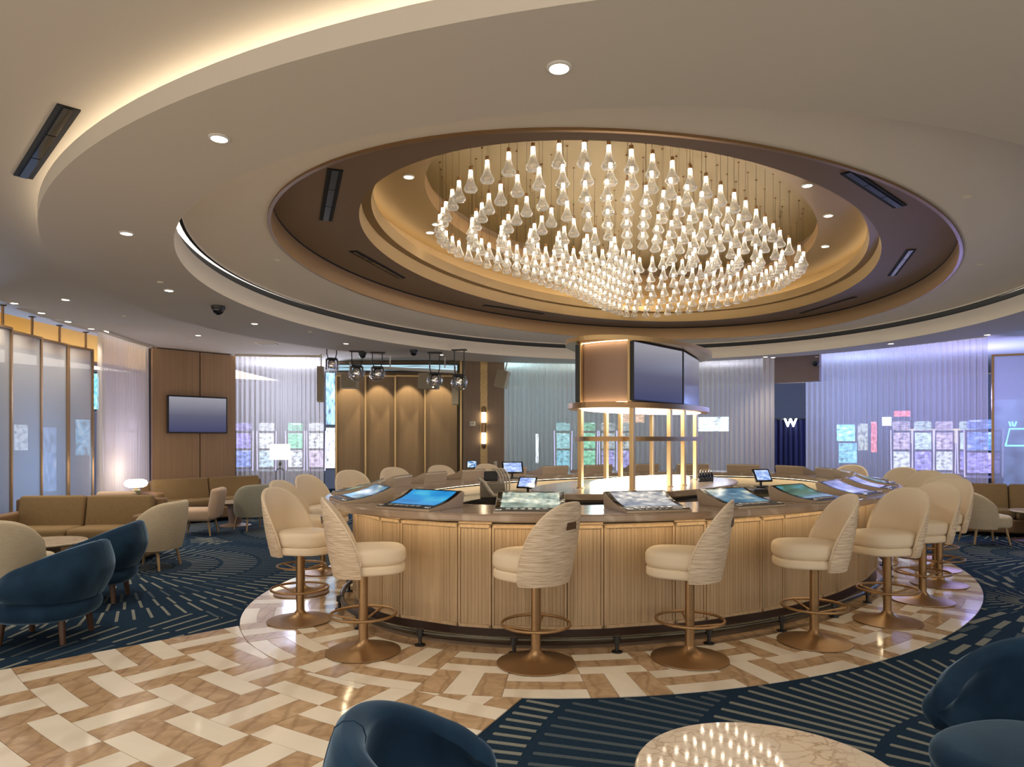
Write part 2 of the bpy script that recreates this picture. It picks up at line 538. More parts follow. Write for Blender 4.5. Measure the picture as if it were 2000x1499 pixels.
def ring(mb, e0, z0, e1, z1, n=192, d0=0.0, d1=0.0):
    r0, r1 = [], []
    for i in range(n):
        th = 2 * PI * i / n
        a, b = e0.pol(th) + d0, e1.pol(th) + d1
        r0.append((CX + a * math.cos(th), CYc + a * math.sin(th), z0))
        r1.append((CX + b * math.cos(th), CYc + b * math.sin(th), z1))
    mb.loft([r0, r1])
    return mb

BAR = Ell(4.142, 2.753, 47.8)
STEP = Ell(5.49, 4.53, 60.6)
RIM = Ell(4.79, 3.31, 55.4)
R2 = Ell(4.08, 2.62, 58.1)
R3 = Ell(3.36, 1.94, 55.6)
CH = Ell(3.46, 1.81, 65.1)
class CoveEdge:
    def pol(s, th): return 6.09 + 0.12 * math.cos(th + math.radians(95))
class Reach:                              # floor and ceiling extent, cut short behind the camera for world fill light
    def __init__(s, ymin, xmin=None): s.y, s.x = ymin, xmin
    def pol(s, th):
        q = math.sin(th)
        r = 17.0 if CYc + 17.0 * q > s.y else (s.y - CYc) / q
        if s.x is not None and CX + r * math.cos(th) < s.x:
            r = (s.x - CX) / math.cos(th)
        return r
COVE = CoveEdge()
ZS, ZO, ZD, ZB, ZG, ZP = 3.18, 3.40, 3.48, 3.69, 4.15, 4.45

# ---------------------------------------------------------------- ceiling
ceil = tag(thing('ceiling', None, None), kind='structure')
def cpart(name, mb, m): return mb.build(name, m, ceil, True)
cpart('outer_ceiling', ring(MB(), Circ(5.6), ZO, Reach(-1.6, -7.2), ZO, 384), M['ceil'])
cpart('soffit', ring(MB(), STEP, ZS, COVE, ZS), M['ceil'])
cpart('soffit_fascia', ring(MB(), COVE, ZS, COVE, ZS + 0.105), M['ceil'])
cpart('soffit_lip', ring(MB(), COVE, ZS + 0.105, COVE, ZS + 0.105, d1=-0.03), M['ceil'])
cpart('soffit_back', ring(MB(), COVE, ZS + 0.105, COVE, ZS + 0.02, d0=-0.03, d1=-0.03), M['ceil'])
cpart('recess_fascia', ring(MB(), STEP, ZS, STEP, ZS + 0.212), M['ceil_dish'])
cpart('air_slot', ring(MB(), STEP, ZS + 0.212, STEP, ZS + 0.212, d1=0.05), M['slot'])
cpart('air_slot_back', ring(MB(), STEP, ZS + 0.212, STEP, ZD, d0=0.05, d1=0.05), M['slot'])
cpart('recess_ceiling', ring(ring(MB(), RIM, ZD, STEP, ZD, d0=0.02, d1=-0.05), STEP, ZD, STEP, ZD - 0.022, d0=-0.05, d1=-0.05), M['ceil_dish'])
cpart('recess_lip', ring(MB(), STEP, ZD - 0.022, STEP, ZD - 0.022, d0=-0.05, d1=-0.02), M['slot'])
mb = MB()
ring(mb, RIM, ZD - 0.018, RIM, ZD - 0.018, d0=0.0, d1=0.03)
ring(mb, RIM, ZD - 0.018, RIM, ZD + 0.01, d0=0.03, d1=0.03)
cpart('bronze_lip', mb, M['bronze'])
cpart('bronze_band', ring(MB(), RIM, ZD - 0.018, RIM, ZB - 0.02), M['bronze_paint'])
cpart('shadow_gap', ring(MB(), RIM, ZB - 0.02, RIM, ZB + 0.04, d1=0.0), M['slot'])
cpart('brown_ceiling', ring(MB(), R2, ZB, RIM, ZB, d1=0.03), M['bronze_dark'])
mb = MB()
ring(mb, R2, ZB, R2, ZB + 0.15, d1=-0.02)
ring(mb, R2, ZB + 0.15, R2, ZB + 0.15, d0=-0.02, d1=-0.12)
ring(mb, R2, ZB + 0.15, R2, ZB + 0.27, d0=-0.12, d1=-0.14)
cpart('gold_band', mb, M['gold_paint'])
cpart('gold_band_top', ring(MB(), R2, ZB + 0.27, R2, ZB + 0.27, d0=-0.14, d1=0.10), M['gold_paint'])
cpart('gold_cove', ring(ring(MB(), R3, ZG, R2, ZG, d1=0.05), R2, ZG, R2, ZB + 0.27, d0=0.05, d1=0.10), M['gold_paint'])
cpart('inner_band', ring(MB(), R3, ZG, R3, ZG + 0.16, d1=0.0), M['bronze_paint'])
cpart('inner_shadow', ring(ring(MB(), R3, ZG + 0.16, R3, ZG + 0.16, d1=0.12), R3, ZG + 0.16, R3, ZP, d0=0.12, d1=0.12), M['bronze_dark'])
mb = MB()
mb.add([(CX + (R3.pol(2 * PI * i / 96) + 0.13) * math.cos(2 * PI * i / 96), CYc + (R3.pol(2 * PI * i / 96) + 0.13) * math.sin(2 * PI * i / 96), ZP) for i in range(96)], [tuple(range(96))])
cpart('pendant_plate', mb, M['gold_plate'])
cpart('cove_light_strip', ring(MB(), COVE, ZS + 0.112, COVE, ZS + 0.112, d0=-0.17, d1=-0.13), M['cove'])
cpart('gold_cove_light_strip', ring(MB(), R2, ZB + 0.285, R2, ZB + 0.285, d0=-0.02, d1=0.05), M['cove_gold'])

def spot(loc, power, ang=110, blend=0.9, c=(1, 0.88, 0.73), r=0.05, aim=(0, 0, 0)):
    ld = bpy.data.lights.new('downlight_lamp', 'SPOT')
    ld.energy = power; ld.color = c; ld.spot_size = math.radians(ang); ld.spot_blend = blend; ld.shadow_soft_size = r
    o = bpy.data.objects.new('downlight_lamp', ld)
    o.location = loc
    o.rotation_euler = aim
    col.objects.link(o)
    return o

_dl = {}
def downlight(loc, r, label, group, power=0, ang=115):
    x, y, z = loc
    key = round(r, 3)
    if key not in _dl:
        trim = MB().lathe([(r * 1.28, 0.0), (r * 1.28, -0.006), (r, -0.010), (r * 0.96, -0.003), (r * 0.96, 0.0)], 20, caps=False).mesh('trim', True)
        lens = MB().lathe([(r * 0.97, -0.004), (0.001, -0.004)], 20, caps=False).mesh('lens')
        trim.materials.append(M['white']); lens.materials.append(M['lens'])
        _dl[key] = (trim, lens)
    t = thing('ceiling_downlight', label, 'downlight', loc, 0, group)
    obj('trim', _dl[key][0], None, t)
    obj('lens', _dl[key][1], None, t)
    if power:
        s = spot((x, y, z - 0.02), power, ang)
        s.name = 'downlight_lamp'
    return t

g1 = 'downlights in the beige soffit ring'
for k, (u, v) in enumerate([(1092, 131), (428, 269), (247, 455), (330, 567), (497, 632), (676, 671), (862, 693), (1495, 697), (1740, 671), (1962, 656), (1550, 712)]):
    p = on_z(u, v, ZS - 0.001)
    d = math.hypot(p[0] - CX, p[1] - CYc)
    if d > 5.93:                      # keep it on the soffit
        p = (CX + (p[0] - CX) * 5.9 / d, CYc + (p[1] - CYc) * 5.9 / d, p[2])
    lab = {0: 'large lit downlight in the soffit nearest above the bar front', 1: 'lit downlight in the soffit beside the curved cove light', 2: 'lit downlight in the soffit above the blue armchairs',
           9: 'lit downlight in the soffit above the mustard sofa on the right'}.get(k, 'small lit downlight set in the beige soffit ring')
    downlight(p, 0.042, lab, g1, L_DOWN)
# continuing round the ring where the frame does not look, so that the bar is lit from all sides
for th in (-70, -50, -30, -12):
    p = (CX + 5.75 * math.cos(math.radians(th)), CYc + 5.75 * math.sin(math.radians(th)), ZS - 0.001)
    downlight(p, 0.042, 'small lit downlight set in the beige soffit ring', g1, L_DOWN)
g2 = 'downlights in the outer ceiling over the lounge'
for u, v in [(28, 592), (81, 611), (133, 628), (178, 642), (128, 585), (387, 655)]:
    downlight(on_z(u, v, ZO - 0.001), 0.045, 'lit downlight in the outer ceiling over the lounge screens', g2, L_GRID * 1.1)
for x, y in [(-5.6, 1.2), (-2.8, 1.0), (0.2, 0.6), (3.2, 0.8), (6.2, 1.6), (-5.4, 4.2), (8.2, 4.4), (-5.2, 6.6), (9.0, 7.6), (-3.0, -1.0), (0.8, -1.2), (4.6, -1.0)]:  # out of view, added to light the room around the camera
    downlight((x, y, ZO - 0.001), 0.045, 'added unseen downlight in the outer ceiling above the seating', 'added unseen downlights in the outer ceiling above the seating', L_GRID)
g3 = 'downlights in the gold cove round the chandelier'
for u, v in [(798, 345), (852, 438), (840, 454), (1577, 362), (1618, 421), (1612, 481)]:
    downlight(on_z(u, v, ZG - 0.001), 0.045, 'small lit downlight in the gold cove around the chandelier', g3, 3)

def vent(p, q, wd, z, label, m='blackgloss', name='linear_vent'):
    a, b = on_z(*p, z), on_z(*q, z)
    L = math.hypot(b[0] - a[0], b[1] - a[1])
    t = thing(name, label, 'vent', ((a[0] + b[0]) / 2, (a[1] + b[1]) / 2, z), math.atan2(b[1] - a[1], b[0] - a[0]))
    MB().box((0, 0, -0.004), (L, wd, 0.008)).build('frame', M['slot'], t)
    n = 3
    for i in range(n):
        MB().box(((i - 1) * L / n, 0, -0.010), (L / n * 0.97, wd * 0.42, 0.006)).build('diffuser_blade', M[m], t)
vent((135, 208), (45, 345), 0.11, ZO, 'long black linear vent in the pale outer ceiling')
vent((655, 330), (636, 430), 0.12, ZB, 'bluish linear vent in the brown tray, left of chandelier', 'gun')
vent((690, 490), (785, 543), 0.10, ZB, 'thin black slot vent in the brown tray below the gold cove')
vent((945, 596), (1060, 613), 0.08, ZB, 'thin black slot vent at the far edge of brown tray')
vent((1655, 335), (1758, 403), 0.11, ZB, 'wide black vent in the brown tray near the upper right rim')
vent((1780, 487), (1742, 538), 0.10, ZB, 'short black vent in the brown tray near the right rim')
vent((1565, 612), (1670, 580), 0.08, ZB, 'thin black slot vent in the brown tray beyond the chandelier')

def sprinkler(u, v, z, group='small ceiling caps'):
    p = on_z(u, v, z)
    tag(MB().lathe([(0.03, 0), (0.032, -0.006), (0.02, -0.012), (0.001, -0.013)], 14).build('sprinkler_cap', M['ceil_dish'], None, True),
        'small round sprinkler cap on the pale ceiling', 'sprinkler', group).location = p
for u, v, z in [(1888, 385, ZD), (1915, 517, ZD), (1775, 606, ZD), (540, 508, ZD), (313, 551, ZS), (243, 617, ZO), (372, 666, ZO), (605, 648, ZS), (1595, 697, ZS)]:
    sprinkler(u, v, z)
p = on_z(520, 671, ZO)
t = thing('ceiling_access_panel', 'small square grey access panel in the ceiling above the curtain', 'panel', p)
MB().box((0, 0, -0.006), (0.34, 0.34, 0.012)).build('frame', M['ceil_dish'], t)
MB().box((0, 0, -0.014), (0.26, 0.26, 0.006)).build('grille', M['speaker'], t)

def dome_cam(u, v, z, label, r=0.07):
    p = on_z(u, v, z)
    t = thing('dome_camera', label, 'camera', p)
    MB().lathe([(r * 1.05, 0), (r * 1.05, -0.035), (r * 0.95, -0.045), (0.001, -0.045)], 20).build('housing', M['black'], t, True)
    MB().lathe([(r * 0.9, -0.045)] + [(r * 0.9 * math.cos(a), -0.045 - r * 0.85 * math.sin(a)) for a in [PI / 2 * k / 6 for k in range(1, 7)]], 20).build('dome', M['blackgloss'], t, True)
dome_cam(426, 598, ZS, 'black dome camera under the soffit, largest of four', 0.075)
dome_cam(708, 689, ZS, 'black dome camera among the stage lights')
dome_cam(808, 684, ZS, 'black dome camera over the middle of the folding panels')
dome_cam(1593, 706, ZS, 'black dome camera above the blue lit sheer curtain')

# ---------------------------------------------------------------- floor: carpet, marble tiles
floor = tag(thing('floor', None, None), kind='structure')
mb = MB()
RF = Reach(-0.6)
mb.add([(CX + RF.pol(2 * PI * i / 192) * math.cos(2 * PI * i / 192), CYc + RF.pol(2 * PI * i / 192) * math.sin(2 * PI * i / 192), -0.004) for i in range(192)], [tuple(range(192))])
mb.build('carpet', M['carpet'], floor)

PC = (3.3, 11.2)                          # centre of the fan-shaped marble path
A1, A2 = math.radians(223.3), math.radians(245.0)
D_OUT = 0.72
def in_path(x, y):
    a = math.atan2(y - PC[1], x - PC[0]) % (2 * PI)
    return A1 - 1e-4 <= a <= A2 + 1e-4
mb = MB()                                 # grout bed: ring round the bar and the path
r0, r1 = [], []
for i in range(240):
    t = 2 * PI * i / 240
    r0.append((*BAR.at(t, -0.9), 0)); r1.append((*BAR.at(t, D_OUT), 0))
mb.loft([r0, r1])
pa, pb = [], []
for i in range(25):
    a = A1 + (A2 - A1) * i / 24
    pa.append((PC[0] + 6.6 * math.cos(a), PC[1] + 6.6 * math.sin(a), -0.001)); pb.append((PC[0] + 13 * math.cos(a), PC[1] + 13 * math.sin(a), -0.001))
mb.loft([pa, pb], False)
mb.build('grout_bed', M['grout'], floor)

tiles = []                                # (polygon, is_brown)
NS = int(round(BAR.len / 0.44 / 2)) * 2
G = 0.0016
rows = [(-0.12, 0.30), (0.30, 0.72)]
def seg(e, s0, s1, d0, d1, k=3):
    """curved quad in (arc, offset) coordinates"""
    ts = [e.t_of(s0 + (s1 - s0) * i / k) for i in range(k + 1)]
    return [e.at(t, d0) for t in ts] + [e.at(t, d1) for t in reversed(ts)]
SL = BAR.len / NS
NB = 30
for i in range(NB):                       # border course against the bar
    tiles.append((seg(BAR, BAR.len / NB * i + G, BAR.len / NB * (i + 1) - G, -0.27, -0.12 - G, 5), True))
for r, (d0, d1) in enumerate(rows):
    for i in range(NS):
        s0, s1 = i * SL, (i + 1) * SL
        for k in range(3):
            if (i + r) % 2:               # strips run round the bar
                tiles.append((seg(BAR, s0 + G, s1 - G, d0 + (d1 - d0) * k / 3 + G, d0 + (d1 - d0) * (k + 1) / 3 - G), k == 1))
            else:                         # strips run outward
                tiles.append((seg(BAR, s0 + SL * k / 3 + G, s0 + SL * (k + 1) / 3 - G, d0 + G, d1 - G, 1), k != 1))
def clip(poly, q, n):                     # keep the side of the line through q that n points to
    out = []
    for i in range(len(poly)):
        a, b = poly[i], poly[(i + 1) % len(poly)]
        da = (a[0] - q[0]) * n[0] + (a[1] - q[1]) * n[1]
        db = (b[0] - q[0]) * n[0] + (b[1] - q[1]) * n[1]
        if da >= 0: out.append(a)
        if da * db < 0:
            f = da / (da - db)
            out.append((a[0] + (b[0] - a[0]) * f, a[1] + (b[1] - a[1]) * f))
    return out
NA = 6
BK = 0.485
def pol(a, r): return (PC[0] + r * math.cos(a), PC[1] + r * math.sin(a))
def pseg(a0, a1, r0, r1, k=3):
    return [pol(a0 + (a1 - a0) * i / k, r0) for i in range(k + 1)] + [pol(a1 - (a1 - a0) * i / k, r1) for i in range(k + 1)]
for r in range(14):
    R0 = 6.9 + r * BK
    R1 = R0 + BK
    gA = G / R1
    for i in range(NA):
        b0 = A1 + (A2 - A1) * i / NA
        b1 = A1 + (A2 - A1) * (i + 1) / NA
        for k in range(3):
            if (i + r) % 2:
                poly = pseg(b0 + gA, b1 - gA, R0 + BK / 3 * k + G, R0 + BK / 3 * (k + 1) - G); br = k == 1
            else:
                c0, c1 = b0 + (b1 - b0) * k / 3, b0 + (b1 - b0) * (k + 1) / 3
                poly = pseg(c0 + gA, c1 - gA, R0 + G, R1 - G, 2); br = k != 1
            cxy = (sum(p[0] for p in poly) / len(poly), sum(p[1] for p in poly) / len(poly))
            t, d = BAR.near(cxy)
            if d < D_OUT - 0.3:
                continue
            if d < D_OUT + 0.4:
                q, n = BAR.at(t, D_OUT + 0.002), BAR.nrm(t)
                poly = clip(poly, q, n)
            if len(poly) >= 3:
                tiles.append((poly, br))
def proj_area(poly):
    pts = []
    for x, y in poly:
        if y < 0.5: return 0
        u, v = CX0 + F * x / y, CY0 + F * EYE / y
        pts.append((u, v))
    if max(p[0] for p in pts) < 0 or min(p[0] for p in pts) > 2000 or min(p[1] for p in pts) > 1499: return 0
    c = (sum(p[0] for p in poly) / len(poly), sum(p[1] for p in poly) / len(poly))
    if c[1] > 7.6 + 0.6 * (c[0] > 4): return 0.001
    return abs(sum(pts[i][0] * pts[i - 1][1] - pts[i - 1][0] * pts[i][1] for i in range(len(pts)))) / 2
order = sorted(range(len(tiles)), key=lambda i: -proj_area(tiles[i][0]))
single = set(order[:300])
rest = {True: MB(), False: MB()}
for i, (poly, br) in enumerate(tiles):
    h = 0.0032 + random.random() * 0.0006
    ar = sum(poly[j - 1][0] * poly[j][1] - poly[j][0] * poly[j - 1][1] for j in range(len(poly)))
    if ar < 0: poly = poly[::-1]
    if i in single:
        MB().prism(poly, -0.006, h).build('tile', M['tile_b'] if br else M['tile_w'], floor)
    else:
        rest[br].prism(poly, -0.006, h)
for br in rest:
    tag(rest[br].build('distant_brown_tiles' if br else 'distant_cream_tiles', M['tile_b'] if br else M['tile_w'], floor), kind='stuff')

# carpet dashes: tufted strips fanning out of several centres, meeting along chevron lines
# (centre), dash length, spacing, half width
FAN = [((-4.75, 8.5), 0.36, 0.13, 0.013), ((-3.9, 3.4), 0.42, 0.165, 0.0145), ((3.05, 2.75), 0.72, 0.105, 0.0155), ((5.15, 6.75), 0.30, 0.17, 0.027), ((8.6, 5.2), 0.34, 0.16, 0.02), ((7.4, 9.4), 0.36, 0.13, 0.014),
       ((-7.4, 6.0), 0.36, 0.13, 0.013), ((-3.2, 12.4), 0.36, 0.13, 0.013), ((-6.9, 12.2), 0.36, 0.13, 0.013), ((8.6, 12.2), 0.36, 0.13, 0.013), ((6.5, 2.0), 0.36, 0.15, 0.02), ((-6.8, 9.9), 0.36, 0.13, 0.013)]
dash = {0: MB(), 1: MB()}
OUTR = [0.0] * 720
for i in range(2880):
    q = BAR.at(2 * PI * i / 2880, D_OUT)
    OUTR[int((math.atan2(q[1] - CYc, q[0] - CX) % (2 * PI)) / (2 * PI) * 720) % 720] = math.hypot(q[0] - CX, q[1] - CYc)
def on_marble(x, y):
    k = int((math.atan2(y - CYc, x - CX) % (2 * PI)) / (2 * PI) * 720) % 720
    return math.hypot(x - CX, y - CYc) < OUTR[k] or (in_path(x, y) and math.hypot(x - PC[0], y - PC[1]) > 6.6)
for c, L0, pitch0, hw in FAN:
    r = 0.16
    k = 0
    while r < 3.6:
        L = L0 * (0.9 + 0.25 * ((k * 2) % 3) / 2)
        if r < 0.55: L = 0.17
        fine = r < 0.55
        n = max(26, int(2 * PI * (r + L * 0.5) / (pitch0 * (0.55 if fine else 1.0)) / 4) * 4)
        for i in range(n):
            a = 2 * PI * (i + 0.5 * (k % 2)) / n
            ca, sa = math.cos(a), math.sin(a)
            m_ = (c[0] + (r + L / 2) * ca, c[1] + (r + L / 2) * sa)
            if m_[1] < 1.5 or abs(m_[0]) > 0.85 * m_[1] + 0.6: continue
            dd = (m_[0] - c[0]) ** 2 + (m_[1] - c[1]) ** 2
            if any((m_[0] - q[0][0]) ** 2 + (m_[1] - q[0][1]) ** 2 < dd for q in FAN): continue
            f0, f1 = 0.0, 1.0                        # trim the strip where it would run onto the marble
            pt = lambda f: (c[0] + (r + L * f) * ca, c[1] + (r + L * f) * sa)
            ok = [not on_marble(*pt(q / 6)) for q in range(7)]
            if not any(ok): continue
            lo = ok.index(True); hi = 6 - ok[::-1].index(True)
            if hi - lo < 1: continue
            s_, e = pt(lo / 6), pt(hi / 6)
            w2 = hw if not fine else 0.007
            px, py = -sa * w2, ca * w2
            qx, qy = ca * w2, sa * w2
            poly = [(s_[0] + px, s_[1] + py), (s_[0] - px, s_[1] - py), (e[0] - px - qx * 0.4, e[1] - py - qy * 0.4), (e[0], e[1]), (e[0] + px - qx * 0.4, e[1] + py - qy * 0.4)]
            dash[1 if (k % 3 == 2) else 0].prism(poly, -0.004, -0.0015)
        r += L + (0.02 if fine else 0.05)
        k += 1
tag(dash[0].build('carpet_dashes', M['dash'], floor), kind='stuff')
tag(dash[1].build('carpet_grey_dashes', M['dash_dim'], floor), kind='stuff')

# ---------------------------------------------------------------- the oval bar
ZT = 1.05                                 # top of the counter
BTH = 0.058
def ell_poly(e, d, n=160): return [e.at(2 * PI * i / n, d) for i in range(n)]
def ell_ring(e, d0, d1, z0, z1, n=160, r=0.012):
    """closed oval slab ring with eased edges"""
    prof = [(d1 - r, z1), (d1, z1 - r), (d1, z0 + r), (d1 - r, z0), (d0, z0), (d0, z1), (d1 - r, z1)]
    return MB().loft([[(*e.at(2 * PI * i / n, d), z) for i in range(n)] for d, z in prof])
ct = thing('bar_countertop', 'glossy brown marble oval bar countertop', 'countertop', (0, 0, 0))
ell_ring(BAR, -0.72, 0, ZT - BTH, ZT).build('counter_slab', M['bartop'], ct, True)
bar = thing('oval_bar', 'large oval bar clad in fluted pale oak panels', 'bar', (0, 0, 0))
D_P = -0.27
ell_ring(BAR, -0.62, D_P - 0.02, 0.15, 0.945, r=0.002).build('carcass', M['oakf'], bar)
ell_ring(BAR, -0.60, D_P - 0.05, 0.945, ZT - BTH, r=0.002).build('shadow_rail', M['slot'], bar)
ell_ring(BAR, -0.60, D_P - 0.10, 0.0, 0.15, r=0.002).build('toe_kick', M['kick'], bar)
mb = MB()
n = 120
mb.loft([[(*BAR.at(2 * PI * i / n, d), z) for i in range(n)] for d, z in ((-0.63, 0.05), (-0.63, ZT - BTH - 0.03))])
mb.build('inner_liner', P('cream_liner', (0.6, 0.52, 0.40), 0.5), bar, True)
mb = MB()
mb.loft([[(*BAR.at(2 * PI * i / n, d), z) for i in range(n)] for d, z in ((-0.64, 0.86), (-1.12, 0.86), (-1.12, 0.82), (-0.64, 0.82))])
mb.build('service_shelf', M['gun'], bar, True)
# under-counter light
mb = MB()
mb.loft([[(*BAR.at(2 * PI * i / n, d), ZT - BTH - 0.004) for i in range(n)] for d in (-0.195, -0.17)])
mb.build('light_strip', M['barled'], bar)
mb = MB()
mb.loft([[(*BAR.at(2 * PI * i / n, d), ZT - BTH - 0.004) for i in range(n)] for d in (-0.70, -0.68)])
mb.build('inner_light_strip', M['barled'], bar)
# alternating wide and narrow fluted panels
start = BAR.arc_of(BAR.near((0.43, 5.02))[0])       # seam seen at the middle of the near side
W1, W2 = 0.655, 0.315
npair = int(round(BAR.len / (W1 + W2)))
sc_ = BAR.len / (npair * (W1 + W2))
W1 *= sc_; W2 *= sc_
s = start
for i in range(npair):
    for wd, k in ((W2, 0), (W1, 1)):
        t0, t1 = BAR.t_of(s + 0.004), BAR.t_of(s + wd - 0.004)
        mid = BAR.at(BAR.t_of(s + wd / 2), 0)
        s += wd
        if BAR.nrm(BAR.t_of(s - wd / 2))[1] > 0.75:
            continue                                # faces away on the far side
        a, b = BAR.at(t0, D_P), BAR.at(t1, D_P)
        L = math.hypot(b[0] - a[0], b[1] - a[1])
        an = math.atan2(b[1] - a[1], b[0] - a[0])
        pnl = MB()
        ns = max(6, int(round((L - 0.036) / 0.029)))
        pw = (L - 0.036) / ns
        prof = []
        for q in range(ns):
            x = 0.018 + q * pw
            prof += [(x + 0.0006, 0.004), (x + 0.0015, 0.001), (x + pw - 0.0015, 0.001), (x + pw - 0.0006, 0.004)]
        Mx = Matrix.Translation((a[0], a[1], 0)) @ Matrix.Rotation(an, 4, 'Z')
        pnl.loft([[(x, y, 0.175) for x, y in prof], [(x, y, 0.915) for x, y in prof]], False, False, Mx)
        po = pnl.build('front_panel', M['oak'], bar)
        fr = MB()
        for x in (0.008, L - 0.008):
            fr.box((x, 0.004, 0.545), (0.016, 0.026, 0.79), Mx)
        for z in (0.162, 0.928):
            fr.box((L / 2, 0.004, z), (L, 0.026, 0.024), Mx)
        fr.build('panel_frame', M['oakf'], po)
        if k == 0:                                  # filler block under the counter
            MB().box((L / 2, 0.012, 0.967), (L, 0.02, 0.046), Mx).build('apron_block', M['oakf'], bar)
# foot rail
fr = thing('foot_rail', 'dark metal foot rail on posts running round the bar', 'foot rail', (0, 0, 0))
D_R = -0.16
MB().tube([(*BAR.at(2 * PI * i / 160, D_R), 0.102) for i in range(160)], 0.023, 10, True).build('rail', M['gun'], fr, True)
s0 = BAR.arc_of(BAR.near((0.78, 5.2))[0])
nbk = int(round(BAR.len / 0.82))
for i in range(nbk):
    t = BAR.t_of(s0 + i * BAR.len / nbk)
    x, y = BAR.at(t, D_R + 0.02)
    k = MB().lathe([(0.042, 0.003), (0.042, 0.012), (0.014, 0.016), (0.014, 0.072), (0.028, 0.076), (0.028, 0.128)], 14, (x, y, 0))
    k.build('rail_post', M['black'], fr, True)

# ---------------------------------------------------------------- island and display tower
TC = (1.62, 8.51)
ISL = Ell(1.95, 0.95, 52, TC)
TW = Ell(1.24, 0.50, 53, TC)
isl = thing('service_island', 'oval brown marble service island inside the bar', 'counter', (0, 0, 0))
mb = MB()
n = 96
prof = [(0.0, ZT - 0.06), (0.0, ZT - 0.01), (-0.01, ZT)]
mb.loft([[(*ISL.at(2 * PI * i / n, d), z) for i in range(n)] for d, z in prof], True, True)
mb.build('island_top', M['bartop'], isl, True)
MB().prism(ell_poly(ISL, -0.12, 96), 0.0, ZT - 0.06).build('island_cabinet', M['colwood'], isl)
mb = MB()
for z in (0.72, 0.84, 0.93):
    mb.loft([[(*ISL.at(2 * PI * i / n, -0.10 + e), z + q) for i in range(n)] for e, q in ((0, 0), (0.012, 0.005), (0.012, 0.02), (0, 0.025))])
mb.build('cabinet_rails', M['black'], isl)
mb = MB()
prof = [(-0.12, ZT), (-0.11, ZT + 0.015), (-0.11, ZT + 0.05), (-0.13, ZT + 0.06)]
mb.loft([[(*TW.at(2 * PI * i / n, d), z) for i in range(n)] for d, z in prof], True, True)
mb.build('glowing_platform', M['glow'], isl, True)

tw = thing('display_tower', 'brass framed oval display tower rising from island', 'tower', (0, 0, 0))
posts = []
for u, v in [(1134, 953.8), (1235, 958), (1308, 951), (1335, 948)]:
    x, y, z = on_z(u, v, ZT)
    posts += [(x, y), (2 * TC[0] - x, 2 * TC[1] - y)]
Z_R1, Z_R2, Z_C1, Z_C2 = 1.935, 1.995, 2.655, 2.705
for x, y in posts:
    MB().rbox((x, y, (ZT + Z_R1) / 2), (0.052, 0.052, Z_R1 - ZT), 0.006, rz=math.radians(50)).build('post', M['brass'], tw)
    MB().lathe([(0.045, ZT + 0.001), (0.045, ZT + 0.008), (0.036, ZT + 0.012)], 14, (x, y, 0)).build('post_foot', M['brass'], tw)
def band(e, d0, d1, z0, z1, name, m):
    mb = MB()
    prof = [(d0, z0), (d1, z0), (d1, z1), (d0, z1), (d0, z0)]
    mb.loft([[(*e.at(2 * PI * i / n, d), z) for i in range(n)] for d, z in prof])
    return mb.build(name, m, tw, False)
band(TW, -0.02, 0.06, 1.575, 1.625, 'middle_rail', M['bronze'])
mb = MB()
mb.prism(ell_poly(TW, 0.14, 96), Z_R1 + 0.002, Z_R2).build('shelf_ring', M['bronze'], tw)
mb = MB()
mb.add([(*TW.at(-2 * PI * i / 96, 0.03), Z_R1 - 0.001) for i in range(96)], [tuple(range(96))])
mb.build('light_panel', M['glow'], tw)
MB().prism(ell_poly(TW, 0.17, 96), Z_C1, Z_C2).build('cap', M['brass'], tw)
# bronze core between ring and cap: flat end facet, television sides, mirrored end
PA, PB = on_z(1136, 953.8, ZT)[:2], on_z(1230, 958, ZT)[:2]
def opp(p): return (2 * TC[0] - p[0], 2 * TC[1] - p[1])
corez = [PA, *[(PA[0] + (PB[0] - PA[0]) * q / 8 - 0.022 * math.sin(PI * q / 8), PA[1] + (PB[1] - PA[1]) * q / 8 - 0.04 * math.sin(PI * q / 8)) for q in range(1, 8)], PB, (1.98, 8.17), (2.42, 9.12), opp(PA), opp(PB), (1.26, 8.85), (0.80, 7.75)]
rose = P('rose_bronze', (0.34, 0.215, 0.15), 0.42, 0.3)
MB().prism(corez, Z_R2, Z_C1 - 0.004).build('core_panel', rose, tw, True)
mb = MB()
for k in range(8):
    p, q = corez[k], corez[k + 1]
    nx, ny = (q[1] - p[1]), -(q[0] - p[0])
    l = math.hypot(nx, ny); nx /= l; ny /= l
    for z in (Z_R2 + 0.003, Z_C1 - 0.003):
        mb.quad((p[0] + nx * 0.02, p[1] + ny * 0.02, z), (q[0] + nx * 0.02, q[1] + ny * 0.02, z), (q[0] + nx * 0.045, q[1] + ny * 0.045, z), (p[0] + nx * 0.045, p[1] + ny * 0.045, z))
mb.build('core_light_strip', M['barled'], tw)
for u, v in [(1134, 953.8), (1232, 958)]:
    x, y, z = on_z(u, v, ZT)
    MB().rbox((x - 0.01, y - 0.03, (Z_R2 + Z_C1) / 2), (0.05, 0.05, Z_C1 - Z_R2 - 0.002), 0.006, rz=math.radians(50)).build('upper_post', M['brass'], tw)

